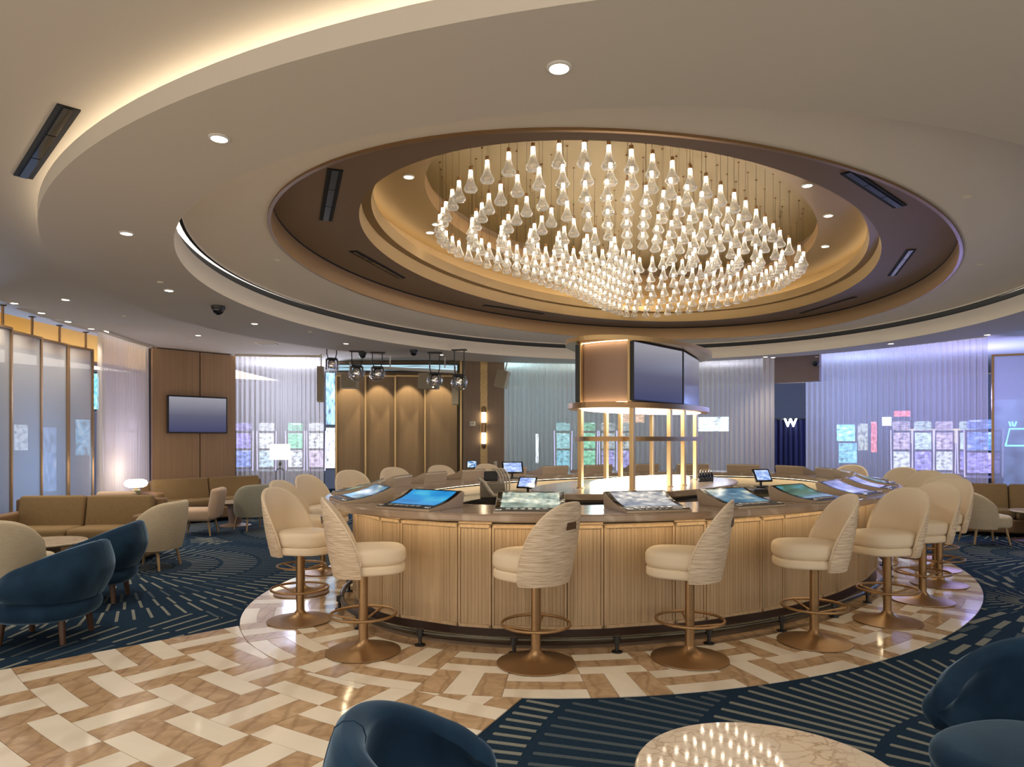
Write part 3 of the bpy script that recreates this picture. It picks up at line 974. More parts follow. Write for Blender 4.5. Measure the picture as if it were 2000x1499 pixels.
def tv(name, a, b, z0, z1, th, label, bz=0.012, m='tv'):
    """flat screen between plan points a and b (a is on the left as seen), facing to the right of b - a"""
    L = math.hypot(b[0] - a[0], b[1] - a[1])
    t = thing(name, label, 'television', ((a[0] + b[0]) / 2, (a[1] + b[1]) / 2, z0), math.atan2(b[1] - a[1], b[0] - a[0]))
    H = z1 - z0
    MB().rbox((0, th / 2 + 0.001, H / 2), (L, th, H), 0.006).build('housing', M['black'], t)
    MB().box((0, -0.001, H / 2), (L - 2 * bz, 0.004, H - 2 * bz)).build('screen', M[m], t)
    return t
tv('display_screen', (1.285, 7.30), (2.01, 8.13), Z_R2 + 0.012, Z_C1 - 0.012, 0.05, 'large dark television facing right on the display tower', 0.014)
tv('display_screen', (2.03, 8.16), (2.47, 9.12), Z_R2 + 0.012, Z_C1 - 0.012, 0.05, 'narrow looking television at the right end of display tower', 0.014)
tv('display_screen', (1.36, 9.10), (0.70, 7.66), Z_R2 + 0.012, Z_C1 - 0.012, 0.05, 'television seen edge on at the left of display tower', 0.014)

# ---------------------------------------------------------------- gaming terminals set into the counter
def terminal_proto():
    t = thing('gaming_terminal', 'x', 'gaming terminal')
    W = 0.53
    pr = [(0.25, 0.0), (0.25, 0.018), (0.13, 0.032), (0.06, 0.043), (-0.02, 0.062), (-0.10, 0.090), (-0.165, 0.120), (-0.185, 0.128), (-0.205, 0.124), (-0.215, 0.105), (-0.19, 0.0)]
    mb = MB()
    mb.loft([[(x, y, z) for x, z in pr] for y in (-W / 2, W / 2)], True, True)
    mb.build('body', P('taupe_shell', (0.46, 0.36, 0.26), 0.35, 0.1), t)
    top = pr[2:8]
    def strip(dz, w, a, b, x0=0.0):
        pts = [(x, z + dz) for x, z in top]
        pts = pts[a:b]
        return MB().loft([[(x, y, z) for x, z in pts] for y in (x0 - w / 2, x0 + w / 2)], False)
    strip(0.002, W - 0.01, 0, 6).build('bezel', M['blackgloss'], t, True)
    s = strip(0.0045, W - 0.085, 0, 5).build('screen', SCR[0], t, True)
    mb = MB().loft([[(x, y, z) for x, z in ((0.245, 0.0185), (0.135, 0.032), (0.135, 0.036), (0.245, 0.023))] for y in (-W / 2 + 0.01, W / 2 - 0.01)], True, True)
    mb.build('button_deck', M['black'], t)
    mb = MB()
    for k in range(6):
        mb.rbox((0.185, -0.16 + k * 0.055, 0.031), (0.035, 0.034, 0.01), 0.004)
    mb.build('buttons', M['chrome'], t)
    for y in (-1, 1):
        MB().rbox((0.225, y * (W / 2 - 0.035), 0.027), (0.03, 0.05, 0.014), 0.006).build('corner_cap', M['chrome'], t, True)
        MB().rbox((-0.190, y * (W / 2 - 0.035), 0.122), (0.03, 0.05, 0.016), 0.007).build('corner_cap', M['chrome'], t, True)
    return t, s
E2 = Ell(BAR.a - 0.31, BAR.b - 0.31, 47.8)
proto, _ = terminal_proto()
s_ref = E2.arc_of(E2.near((0.15, 5.42))[0])
NT = 22
names = ['fourth terminal from the left of the near counter, with palm tree screen', 'terminal straight below the display tower, with silvery screen', 'terminal with sea blue screen, right of the tower', 'terminal with dark green screen on the right near counter', 'terminal with lilac screen near the right bend',
         'terminal with pale violet screen at the right bend', 'terminal behind the violet one at the right end', 'last terminal at the far right end of the bar',
         'terminal seen from behind, far right of the bar', 'terminal seen from behind, second from far right', 'terminal seen from behind, third from far right', 'terminal seen from behind, just right of tower',
         'terminal seen from behind, beyond the tower', 'terminal seen from behind, just left of tower', 'terminal seen from behind, left of the far tablet', 'terminal seen from behind, in front of the sconce column', 'terminal seen from behind, in front of the folding panels', 'terminal seen from behind, second from the left bend',
         'terminal at the far left bend, seen from behind', 'terminal at the left bend with dark glossy screen', 'terminal with dark teal screen at the left end', 'terminal with bright blue screen on the left near counter']
mats = [1, 2, 3, 4, 5, 5, 4, 3, 0, 0, 0, 0, 0, 0, 0, 0, 0, 0, 3, 4, 3, 0]
for k in range(NT):
    t = E2.t_of(s_ref + k * E2.len / NT)
    x, y = E2.at(t, 0.0)
    nx, ny = E2.nrm(t)
    o = proto if k == 0 else copy_tree(proto)
    o.location = (x, y, ZT + 0.001)
    o.rotation_euler = (0, 0, math.atan2(ny, nx))
    tag(o, 'brown ' + names[k], 'gaming terminal', 'gaming terminals round the counter')
    for ch in o.children:
        if ch.name.startswith('screen'):
            ch.data = ch.data.copy()
            ch.data.materials.clear()
            ch.data.materials.append(SCR[mats[k]])

# ---------------------------------------------------------------- bar stools
def superel(a, b, e, th):
    c, s = math.cos(th), math.sin(th)
    return (a * abs(c) ** e * (1 if c >= 0 else -1), b * abs(s) ** e * (1 if s >= 0 else -1))
def cushion(mb, out, z0, z1, r, crown=0.0, n=40, k=5, Mx=None):
    """upholstered pad: outline function out(th, inset) between z0 and z1 with rounded edges"""
    rings = []
    H = z1 - z0
    r = min(r, H / 2)
    for i in range(k + 1):
        a = PI / 2 * i / k
        rings.append([(*out(2 * PI * j / n, r * (1 - math.sin(a))), z0 + r * (1 - math.cos(a))) for j in range(n)])
    for i in range(k + 1):
        a = PI / 2 * i / k
        rings.append([(*out(2 * PI * j / n, r * (1 - math.cos(a))), z1 - r + r * math.sin(a)) for j in range(n)])
    if crown:
        m_ = [(0.75, 0.55), (0.45, 0.85), (0.15, 1.0)]
        last = rings[-1]
        cx = sum(p[0] for p in last) / n; cy_ = sum(p[1] for p in last) / n
        for f, h in m_:
            rings.append([(cx + (p[0] - cx) * f, cy_ + (p[1] - cy_) * f, z1 + crown * h) for p in last])
    return mb.loft(rings, True, True, Mx)
def shell(phimax, plan, zbot, ztop, th, n=36, nv=8, lean=0.0, bulge=0.0):
    """wrap-round back. plan(phi) -> (x, y) of the outer face at the foot, ztop(u), lean = outward growth with height.
    Returns (outer, inner) point grids."""
    outer, inner = [], []
    for i in range(n + 1):
        u = -1 + 2 * i / n
        ph = PI + u * phimax
        zt = ztop(u)
        ox, oy = plan(ph)
        l = math.hypot(ox, oy)
        dx, dy = ox / l, oy / l
        oc, ic = [], []
        for j in range(nv + 1):
            f = j / nv
            z = zbot(u) + (zt - zbot(u)) * f
            g = lean * (z - zbot(0)) + bulge * math.sin(PI * f)
            oc.append((ox + dx * g, oy + dy * g, z))
            gi = g - th * (1 - 0.25 * f)
            ic.append((ox + dx * gi, oy + dy * gi, z))
        # rounded rim
        a, b = Vector(oc[-1]), Vector(ic[-1])
        rim = []
        for q in range(1, 5):
            c = math.cos(PI * q / 5)
            m_ = (a + b) / 2 + (a - b) / 2 * c
            rim.append((m_.x, m_.y, m_.z + (a - b).length / 2 * math.sin(PI * q / 5)))
        outer.append(oc + rim[:2])
        inner.append(rim[1:] + ic[::-1])
    return outer, inner
def shell_mesh(grid, flip=False):
    mb = MB()
    mb.loft(grid if not flip else [g[::-1] for g in grid], False)
    return mb

def make_stool():
    t = thing('bar_stool', 'x', 'stool')
    MB().lathe([(0.272, 0.0), (0.278, 0.004), (0.278, 0.010), (0.24, 0.016), (0.18, 0.024), (0.12, 0.036), (0.08, 0.051), (0.055, 0.068), (0.04, 0.086), (0.034, 0.098)], 40).build('base', M['bronze'], t, True)
    MB().lathe([(0.034, 0.095), (0.034, 0.62)], 20).build('pole', M['bronze'], t, True)
    rg = MB().tube([(0.243 * math.cos(2 * PI * i / 48), 0.243 * math.sin(2 * PI * i / 48), 0.285) for i in range(48)], 0.0105, 8, True).build('foot_ring', M['bronze'], t, True)
    for k in range(3):
        a = 2 * PI * k / 3 + 0.9
        mb = MB().tube([(0.238 * math.cos(a), 0.238 * math.sin(a), 0.283), (0.03 * math.cos(a), 0.03 * math.sin(a), 0.235)], 0.008, 8)
        mb.build('spoke', M['bronze'], rg, True)
    def out(th, ins):
        x, y = superel(0.25 - ins, 0.225 - ins, 0.72, th)
        return (x + 0.065, y * (1.0 - 0.08 * (x / 0.25)))
    mb = MB()
    cushion(mb, out, 0.665, 0.795, 0.045, 0.012)
    mb.build('seat_cushion', M['cream'], t, True)
    mb = MB()
    def out2(th, ins):
        x, y = out(th, ins + 0.006)
        return (x, y)
    cushion(mb, out2, 0.60, 0.672, 0.022)
    mb.build('seat_base', M['cream'], t, True)
    def plan(ph):
        x, y = superel(0.25, 0.25, 0.80, ph)
        return (x + 0.03, y)
    def zt(u):
        return 0.67 + 0.475 * max(0.0, 1 - abs(u) ** 2.0) ** 0.72
    o, i = shell(1.42, plan, lambda u: 0.588, zt, 0.042, 44, 9, 0.16, 0.012)
    bk = shell_mesh(o).build('backrest', M['tweed'], t, True)
    mb = shell_mesh(i)
    mb.build('back_pad', M['cream'], bk, True)
    mb = MB().tube([g[-1] for g in o], 0.006, 6)
    mb.build('piping', M['cream'], bk, True)
    # closing edges at the two front ends of the wrap
    mb = MB()
    for g, h in ((o[0], i[0]), (o[-1], i[-1])):
        poly = list(g) + list(h[1:])
        mb.add(poly, [tuple(range(len(poly)))])
    mb.build('front_edge', M['cream'], bk)
    # pull handle recess on the outer back
    hz0, hz1 = 0.975, 1.025
    hx = lambda z: plan(PI)[0] - 0.16 * (z - 0.588) - 0.012 * math.sin(PI * (z - 0.588) / 0.557)
    hm = MB().loft([[(hx(z) + e, y, z) for y, z in ((-0.055, hz0), (0.055, hz0), (0.046, hz1), (-0.046, hz1))] for e in (0.02, -0.010)], True, True)
    hm.build('pull_handle', M['walnut'], bk)
    return t
st0 = make_stool()
STOOLS = [
    (-1.114, 5.17, 14, 'cream bar stool in front of the left bend, turned side on with tweed back'),
    (0.169, 4.90, 143, 'cream bar stool nearest the camera, tweed back with dark pull handle'),
    (1.29, 5.01, 158, 'cream bar stool with tweed back, second from middle towards the right'),
    (2.373, 5.417, 176, 'cream bar stool seen in profile, back to the right'),
    (3.28, 6.03, 200, 'cream bar stool at right with smooth inner back showing, first of the row'),
    (4.04, 6.79, 203, 'cream bar stool at right bend, second of the overlapping row'),
    (4.68, 7.56, 206, 'cream bar stool at right bend, third of the overlapping row'),
    (5.17, 8.43, 210, 'cream bar stool at right bend, fourth of the overlapping row'),
    (5.50, 9.35, 212, 'cream bar stool at right bend, rearmost of the overlapping row'),
    (5.75, 10.35, 215, 'cream stool back showing alone past the right end of bar'),
    (5.52, 11.30, 235, 'cream stool back peeking over the far right counter'),
    (-1.863, 6.064, -18, 'cream bar stool at left with smooth inner back, nearest of three'),
    (-2.18, 7.15, -16, 'cream bar stool at left, middle of the three overlapping'),
    (-2.27, 8.28, -25, 'cream bar stool at left, rear of the three overlapping'),
    (-2.08, 9.35, -50, 'cream stool back over the far left counter, leftmost of four'),
    (-1.66, 10.3, -55, 'cream stool back over the far counter, second of four'),
    (-1.06, 11.1, -60, 'cream stool back over the far counter, third of four'),
    (-0.34, 11.7, -65, 'cream stool back under the wall sconce, fourth of four'),
]
for k, (x, y, a, lab) in enumerate(STOOLS):
    o = st0 if k == 0 else copy_tree(st0)
    o.location = (x, y, 0.0045)
    o.rotation_euler = (0, 0, math.radians(a))
    tag(o, lab, 'stool', 'cream swivel stools round the bar')

# ---------------------------------------------------------------- chandelier of glass bells
ZBELL = 3.72
pn = thing('glass_pendant', 'clear glass bell pendant hanging in the oval chandelier cluster', 'pendant', (0, 0, 0), 0, 'glass bell pendants of the chandelier')
prof = [(0.002, 0.006), (0.03, 0.0), (0.048, 0.006), (0.059, 0.022), (0.0585, 0.034), (0.050, 0.050), (0.039, 0.070), (0.0305, 0.093), (0.024, 0.118), (0.0195, 0.145), (0.017, 0.17), (0.0165, 0.19)]
MB().lathe(prof, 16, caps=False).build('glass_bell', M['bell'], pn, True)
MB().lathe([(0.008, 0.150), (0.011, 0.156), (0.0125, 0.188)], 10).build('lamp_core', M['led'], pn, True)
MB().lathe([(0.0165, 0.188), (0.0165, 0.222), (0.006, 0.226)], 12).build('socket_cap', M['bronze'], pn, True)
MB().tube([(0, 0, 0.224), (0, 0, ZP - ZBELL)], 0.0014, 4).build('wire', M['gun'], pn)
MB().lathe([(0.010, ZP - ZBELL - 0.014), (0.010, ZP - ZBELL)], 8).build('ceiling_boss', M['bronze'], pn)
# outline of the cluster: a rounded teardrop, blunt towards the entrance, pointed away from it
OUTL = [on_z(u, v, ZBELL)[:2] for u, v in [(871, 432), (882, 413), (892, 399), (909, 382), (934, 367), (966, 351), (1006, 340), (1048, 332), (1093, 329), (1136, 327), (1179, 329), (1218, 335), (1256, 343), (1290, 352),
        (1324, 363), (1353, 376), (1380, 388), (1405, 401), (1429, 413), (1449, 426), (1468, 439), (1485, 451), (1499, 464), (1513, 474), (1524, 485), (1540, 497), (1558, 508), (1570, 520), (1562, 539), (1516, 569), (1453, 590), (1369, 609), (1285, 619),
        (1234, 621), (1205, 615), (1172, 602), (1117, 577), (1033, 548), (949, 523), (894, 502), (865, 481), (859, 455)]]
PCX, PCY = 1.55, 8.15
def outline_at(f):
    n = len(OUTL)
    ls = [1.0 if i < 27 else 2.9 * math.hypot(OUTL[(i + 1) % n][0] - OUTL[i][0], OUTL[(i + 1) % n][1] - OUTL[i][1]) / 0.5 for i in range(n)]
    s_ = (f % 1.0) * sum(ls)
    for i in range(n):
        if s_ <= ls[i]:
            q = s_ / ls[i]
            a_, b_ = OUTL[i], OUTL[(i + 1) % n]
            return (a_[0] + (b_[0] - a_[0]) * q, a_[1] + (b_[1] - a_[1]) * q)
        s_ -= ls[i]
    return OUTL[0]
first = True
for rk, nn in enumerate([78, 67, 58, 47, 37, 26, 15]):
    f = 1 - rk * 0.138
    for i in range(nn):
        x, y = outline_at((i + 0.5 * (rk % 2)) / nn)
        o = pn if first else copy_tree(pn)
        first = False
        o.location = (PCX + (x - PCX) * f, PCY + (y - PCY) * f, ZBELL + random.uniform(-0.004, 0.004))
        o.rotation_euler = (0, 0, random.random() * 6)

# ---------------------------------------------------------------- walls, curtains, screens
def poly_wall(name, pts, z0, z1, th, m, parent=None):
    """upright slab following plan points, thickness to the left of travel"""
    mb = MB()
    f, b = [], []
    for i, p in enumerate(pts):
        q0, q1 = pts[max(0, i - 1)], pts[min(len(pts) - 1, i + 1)]
        l = math.hypot(q1[0] - q0[0], q1[1] - q0[1])
        nx, ny = -(q1[1] - q0[1]) / l, (q1[0] - q0[0]) / l
        f.append(p); b.append((p[0] + nx * th, p[1] + ny * th))
    loop = f + b[::-1]
    mb.prism(loop, z0, z1)
    o = mb.build(name, m, parent)
    return o

WA, WB = (-7.03, 13.49), (-5.91, 14.76)
wl = tag(thing('wall_left', None, None), kind='structure')
mid = (WA[0] + (WB[0] - WA[0]) * 0.55, WA[1] + (WB[1] - WA[1]) * 0.55)
def lerp(a, b, f): return (a[0] + (b[0] - a[0]) * f, a[1] + (b[1] - a[1]) * f)
poly_wall('wood_panel', [WA, lerp(WA, mid, 0.988)], 0, ZO - 0.02, 0.06, M['panelwood'], wl)
poly_wall('wood_panel', [lerp(WA, mid, 1.012), WB], 0, ZO - 0.02, 0.06, M['panelwood'], wl)
poly_wall('backing', [lerp(WA, WB, 0.01), lerp(WA, WB, 0.99)], 0, ZO - 0.02, 0.30, M['slot'], wl).location = (-0.04, 0.035, 0)
f0, f1 = (319 - 298) / 162 * 0.92, 0.895
ta, tb = lerp(WA, WB, 0.145), lerp(WA, WB, 0.865)
ta, tb = (ta[0] + 0.075, ta[1] - 0.066), (tb[0] + 0.075, tb[1] - 0.066)
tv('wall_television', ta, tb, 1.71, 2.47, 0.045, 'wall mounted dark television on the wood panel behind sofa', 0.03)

def curtain(pts, z0, z1, label, pitch=0.105, amp=0.035, seed=1):
    """pleated sheer hung along plan points"""
    rnd = random.Random(seed)
    L = sum(math.hypot(pts[i + 1][0] - pts[i][0], pts[i + 1][1] - pts[i][1]) for i in range(len(pts) - 1))
    n = int(L / pitch * 8)
    def at(s):
        for i in range(len(pts) - 1):
            l = math.hypot(pts[i + 1][0] - pts[i][0], pts[i + 1][1] - pts[i][1])
            if s <= l or i == len(pts) - 2:
                d = ((pts[i + 1][0] - pts[i][0]) / l, (pts[i + 1][1] - pts[i][1]) / l)
                return (pts[i][0] + d[0] * s, pts[i][1] + d[1] * s), (-d[1], d[0])
            s -= l
    ph = 0.0
    rows = [[], [], []]
    step = L / n
    for i in range(n + 1):
        (x, y), nn = at(min(L, i * step))
        ph += 2 * PI * step / (pitch * (0.75 + 0.5 * rnd.random()))
        for k, (z, am) in enumerate(((z0, 1.25), ((z0 + z1) / 2, 1.05), (z1, 0.7))):
            o = amp * am * math.sin(ph + 0.25 * k * math.sin(i * 0.05))
            rows[k].append((x + nn[0] * o, y + nn[1] * o, z))
    c = thing('sheer_curtain', label, 'curtain', (0, 0, 0))
    MB().loft(rows, False).build('voile', M['sheer'], c, True)
    tr = []
    for i in range(21):
        (x, y), nn = at(L * i / 20)
        tr.append((x, y, z1 + 0.012))
    MB().tube(tr, 0.012, 6).build('curtain_track', M['white'], c)
    return c, at, L
def light_slot(pts, off, m='cove', z=ZO - 0.006):
    mb = MB()
    a, b, a2 = [], [], []
    for i, p in enumerate(pts):
        q0, q1 = pts[max(0, i - 1)], pts[min(len(pts) - 1, i + 1)]
        l = math.hypot(q1[0] - q0[0], q1[1] - q0[1])
        nx, ny = -(q1[1] - q0[1]) / l, (q1[0] - q0[0]) / l
        a2.append((p[0] + nx * off * 1.6, p[1] + ny * off * 1.6))
        a.append((p[0] + nx * off, p[1] + ny * off, z)); b.append((p[0] + nx * (off + 0.02), p[1] + ny * (off + 0.02), z))
    mb.loft([a, b], False)
    lip = MB()
    lip.loft([[(p[0], p[1], ZO) for p in a2], [(p[0], p[1], ZO - 0.035) for p in a2]], False)
    lip.build('curtain_pocket_lip', M['ceil'], ceil)
    return tag(mb.build('curtain_light_strip', M[m], ceil))
def far_pt(u, r):                        # far crossing of the sight line through column u with the circle r
    k = (u - CX0) / F
    A = 1 + k * k; B = -2 * (k * CX + CYc); C_ = CX * CX + CYc * CYc - r * r
    Y = (-B + math.sqrt(B * B - 4 * A * C_)) / (2 * A)
    return (k * Y, Y)
c1 = [(-6.87, 11.47), (-7.02, 12.5), (-7.08, 13.44)]
c2 = [(-5.93, 14.83), (-5.1, 15.0), (-4.12, 15.08)]
c3 = [far_pt(u, 6.45) for u in (985, 1090, 1200, 1310, 1420, 1512)]
c4 = [far_pt(u, 7.55) for u in (1573, 1660, 1760, 1850, 1928)]
curtain(c1, 0.02, ZO - 0.025, 'warm white sheer curtain between glass screens and wood panel', seed=3)
curtain(c2, 0.02, ZO - 0.025, 'white sheer curtain beside the floor lamp', seed=4)
curtain(c3, 0.02, ZO - 0.025, 'wide greenish grey sheer curtain behind the display tower', seed=5)
curtain(c4, 0.02, ZO - 0.025, 'blue violet lit sheer curtain at the right', seed=6)
M['cove_curtain'] = EM('curtain_led', (1.0, 0.86, 0.64), 5.0)
for c, sg in ((c1, 1), (c2, 1), (c3, 1), (c4, 1)):
    light_slot(c, -0.10 * sg, 'cove_curtain')

def glass_screen(a, b, z0, z1, label, rod=True):
    L = math.hypot(b[0] - a[0], b[1] - a[1])
    t = thing('glass_screen', label, 'screen', ((a[0] + b[0]) / 2, (a[1] + b[1]) / 2, 0), math.atan2(b[1] - a[1], b[0] - a[0]), 'bronze framed glass screens')
    fr = 0.035
    for x in (-1, 1):
        MB().box((x * (L / 2 - fr / 2), 0, (z0 + z1) / 2), (fr, 0.05, z1 - z0)).build('stile', M['bronze'], t)
    for z in (z0 + fr / 2, z1 - fr / 2):
        MB().box((0, 0, z), (L - 2 * fr, 0.05, fr)).build('rail', M['bronze'], t)
    MB().box((0, 0, (z0 + z1) / 2), (L - 2 * fr, 0.012, z1 - z0 - 2 * fr)).build('woven_glass_pane', M['frost'], t)
    if rod:
        MB().tube([(L * 0.22, 0, z1), (L * 0.22, 0, ZO)], 0.018, 8).build('hanging_rod', M['bronze'], t)
        MB().lathe([(0.045, ZO - 0.012), (0.045, ZO)], 14, (L * 0.22, 0, 0)).build('ceiling_flange', M['black'], t)
for k, (a, b) in enumerate([((-6.78, 8.78), (-6.88, 9.48)), ((-7.03, 9.60), (-7.08, 10.38)), ((-7.15, 10.42), (-7.18, 11.14)), ((-7.22, 11.20), (-7.17, 11.80))]):
    glass_screen(a, b, 0.0, 3.13, 'tall woven glass screen at left, ' + ('cut by the picture edge', 'second from the picture edge', 'third from the picture edge', 'next to the sheer curtain')[k])
glass_screen((8.72, 12.55), (9.75, 12.1), 0.0, 3.13, 'tall blue lit woven glass screen behind the right sofa')
# gold lit wall behind the left screens
wg = tag(thing('wall_west', None, None), kind='structure')
poly_wall('gold_bulkhead', [(-8.4, 4.0), (-8.5, 17.5)], 3.12, 4.25, 0.1, M['goldwall'], wg)
MB().box((-8.28, 10.75, 3.09), (0.30, 13.4, 0.03)).build('ledge', M['bronze_dark'], wg)
MB().box((-8.22, 10.75, 3.11), (0.04, 13.2, 0.008)).build('ledge_light_strip', EM('ledge_led', (1.0, 0.76, 0.36), 16.0), wg)
MB().box((-7.26, 8.0, 3.855), (0.08, 19.0, 0.9)).build('ceiling_edge_fascia', M['ceil'], wg)
MB().box((-11.5, 9.0, 4.27), (8.6, 20.0, 0.04)).build('hall_ceiling', M['ceil'], wg)

# ---------------------------------------------------------------- back wall: folding panels, column, sconce
wb = tag(thing('wall_back', None, None), kind='structure')
YP = 15.5
poly_wall('bulkhead', [(-4.05, 15.95), (-0.9, 15.95)], 0.0, ZO - 0.01, 0.1, M['stagewood'], wb)
edges = [655, 712, 770, 828, 893]
for i in range(4):
    x0, x1 = (edges[i] - CX0) / F * YP, (edges[i + 1] - CX0) / F * YP
    t = thing('folding_panel', 'tall brown folding panel with gold edge, ' + ('first beside the sheer curtain', 'second of four', 'third of four', 'fourth beside the column')[i], 'panel',
              ((x0 + x1) / 2, YP + 0.05, 0), 0, 'folding stage panels')
    W = x1 - x0
    an = math.radians(7)
    Mx = Matrix.Rotation(an, 4, 'Z')
    MB().box((0, 0.02, 1.51), (W - 0.02, 0.04, 3.0), Mx).build('board', M['stagewood'], t)
    MB().box((-W / 2 + 0.02, -0.02, 1.51), (0.035, 0.07, 3.02), Mx).build('edge_trim', M['brass'], t)
    MB().box((0, -0.005, 3.015), (W - 0.02, 0.03, 0.03), Mx).build('top_trim', M['brass'], t)
    s = spot(((x0 + x1) / 2, YP - 0.33, 3.30), 42, 60, 0.3, (1, 0.80, 0.52), 0.02, (math.radians(8), 0, 0))
YC = 14.9
def cx(u): return (u - CX0) / F * YC
poly_wall('column_panel', [(cx(905), YC), (cx(938), YC)], 0, ZO - 0.01, 0.35, M['colwood'], wb)
poly_wall('column_panel', [(cx(952), YC), (cx(985), YC)], 0, ZO - 0.01, 0.35, M['colwood'], wb)
poly_wall('mosaic_strip', [(cx(938), YC + 0.02), (cx(952), YC + 0.02)], 0, ZO - 0.01, 0.3, M['mosaic'], wb)
poly_wall('brass_trim', [(cx(898), YC + 0.1), (cx(901), YC + 0.1)], 0, ZO - 0.01, 0.05, M['brass'], wb)
t = thing('wall_sconce', 'two tube brass wall sconce on the gold mosaic strip', 'sconce', (cx(945), YC - 0.05, 0))
def zc(v): return EYE - (v - CY0) / F * YC
for a, b in ((843, 800), (872, 846)):
    pass
MB().lathe([(0.045, zc(843)), (0.045, zc(806))], 16).build('glass_tube', M['sconce'], t, True)
MB().lathe([(0.045, zc(868)), (0.045, zc(846))], 16).build('glass_tube', M['sconce'], t, True)
MB().lathe([(0.05, zc(845)), (0.05, zc(826))], 16).build('centre_band', M['bronze'], t, True)
MB().lathe([(0.05, zc(806)), (0.05, zc(798)), (0.02, zc(794))], 16).build('top_cap', M['bronze'], t, True)
MB().lathe([(0.02, zc(877)), (0.05, zc(872)), (0.05, zc(867))], 16).build('bottom_cap', M['bronze'], t, True)
MB().box((0, 0.03, zc(835)), (0.03, 0.05, 0.3)).build('back_plate', M['bronze'], t)
for nm, u, v, wd, h, m, lab, cat in (('thermostat', 923, 828, 0.12, 0.10, 'white', 'small white thermostat on the brown column', 'thermostat'),
                                ('light_switch', 968, 907, 0.07, 0.12, 'white', 'cream light switch low on the brown column', 'switch')):
    t = thing(nm, lab, cat, (cx(u), YC - 0.012, zc(v)))
    MB().rbox((0, 0, 0), (wd, 0.022, h), 0.008).build('plate', M[m], t)
    MB().box((0, -0.013, h * 0.08), (wd * 0.55, 0.008, h * 0.4)).build('key_pad', M['speaker'], t)
t = thing('wall_placard', 'small blue lit placard on the brown column', 'placard', (cx(922), YC - 0.03, zc(907)))
MB().rbox((0, 0, 0), (0.21, 0.03, 0.15), 0.006).build('case', M['black'], t)
MB().box((0, -0.017, 0.0), (0.19, 0.004, 0.13)).build('face', screen('placard_face', [(0.4, (0.02, 0.05, 0.12)), (0.52, (0.1, 0.25, 0.5)), (0.6, (0.7, 0.8, 0.9))], 0.8, (3, 1, 7)), t)

# bulkhead and navy drapes seen through the opening on the right
wr = tag(thing('wall_right', None, None), kind='structure')
a, b = far_pt(1490, 7.2), far_pt(1600, 7.2)
poly_wall('header', [a, b], 2.78, ZO - 0.01, 0.2, P('mauve_header', (0.22, 0.16, 0.15), 0.6), wr)
nd = thing('navy_drape', 'dark navy pleated drape in the opening behind the bar', 'drape', (0, 0, 0))
pts = []
for i in range(90):
    x = 5.9 + 2.0 * i / 89
    pts.append((x, 17.4 + 0.05 * math.sin(i * 1.1)))
MB().loft([[(x, y, 0) for x, y in pts], [(x, y, 2.08) for x, y in pts]], False).build('cloth', M['navy'], nd, True)
MB().tube([(5.85, 17.4, 2.1), (7.95, 17.4, 2.1)], 0.02, 8).build('rod', M['gun'], nd)
def text(name, s, loc, size, m, label, cat, rz=0, ext=0.01):
    cu = bpy.data.curves.new(name, 'FONT')
    cu.body = s; cu.size = size; cu.extrude = ext; cu.align_x = 'CENTER'; cu.align_y = 'CENTER'
    ob = bpy.data.objects.new(name, cu)
    dg = bpy.context.evaluated_depsgraph_get()
    col.objects.link(ob)
    me = bpy.data.meshes.new_from_object(ob.evaluated_get(dg))
    bpy.data.objects.remove(ob)
    o = obj(name, me, None)
    me.materials.clear(); me.materials.append(m)
    o.location = loc
    o.rotation_euler = (PI / 2, 0, rz)
    return tag(o, label, cat)
M['sign_w'] = EM('sign_white', (0.85, 0.95, 1.0), 4.0)
text('letter_sign', 'W', pix(1544, 827, 17.2), 0.30, M['sign_w'], 'glowing white letter W sign on the navy drape', 'sign', 0, 0.03)
nf = thing('neon_frame', 'cyan neon outline sign glowing through right glass screen', 'sign', (0, 0, 0))
cyn = EM('neon_cyan', (0.2, 0.8, 1.0), 5.0)
q = [pix(1964, 871, 13.2), pix(1972, 838, 13.2), pix(2030, 838, 13.2), pix(2030, 871, 13.2)]
MB().tube(q + [q[0]], 0.018, 6).build('tube_outline', cyn, nf)
for k, (u0, u1) in enumerate(((1971, 1974), (1977, 1979), (1985, 1982))):
    MB().tube([pix(u0, 824, 13.2), pix(u1, 833, 13.2)], 0.014, 6).build('spark_stroke', cyn, nf)

# ---------------------------------------------------------------- casino hall beyond the curtains
hall = tag(thing('wall_hall', None, None), kind='structure')
mb = MB()
pts = [(CX + 15.5 * math.cos(math.radians(a)), CYc + 15.5 * math.sin(math.radians(a))) for a in range(-20, 201, 5)]
mb.loft([[(x, y, 0) for x, y in pts], [(x, y, ZO - 0.01) for x, y in pts]], False)
mb.build('hall_wall', P('hall_wall_paint', (0.22, 0.23, 0.28), 0.7), hall)
def hue(c, s):
    g = sum(c) / 3
    c = tuple(q * 0.75 + g * 0.25 for q in c)
    return screen('hall_glow', [(0.30, tuple(q * 0.12 for q in c)), (0.48, tuple(q * 0.75 for q in c)), (0.56, c), (0.70, tuple(q * 0.5 + 0.5 for q in c))], s * 0.62, (4, 1, 7))
def hall_panel(u0, v0, u1, v1, Y, c, s, label, cat='screen', name='lit_display', grp='lit displays in the hall', turn=0.8):
    a, b = pix(u0, v1, Y), pix(u1, v0, Y)
    t = thing(name, label, cat, ((a[0] + b[0]) / 2, Y, a[2]), -math.atan2((a[0] + b[0]) / 2, Y) * turn, grp)
    W, H = b[0] - a[0], b[2] - a[2]
    MB().box((0, 0.05, H / 2), (W + 0.05, 0.08, H + 0.05)).build('housing', M['black'], t)
    MB().box((0, 0.0, H / 2), (W, 0.01, H)).build('face', hue(c, s), t)
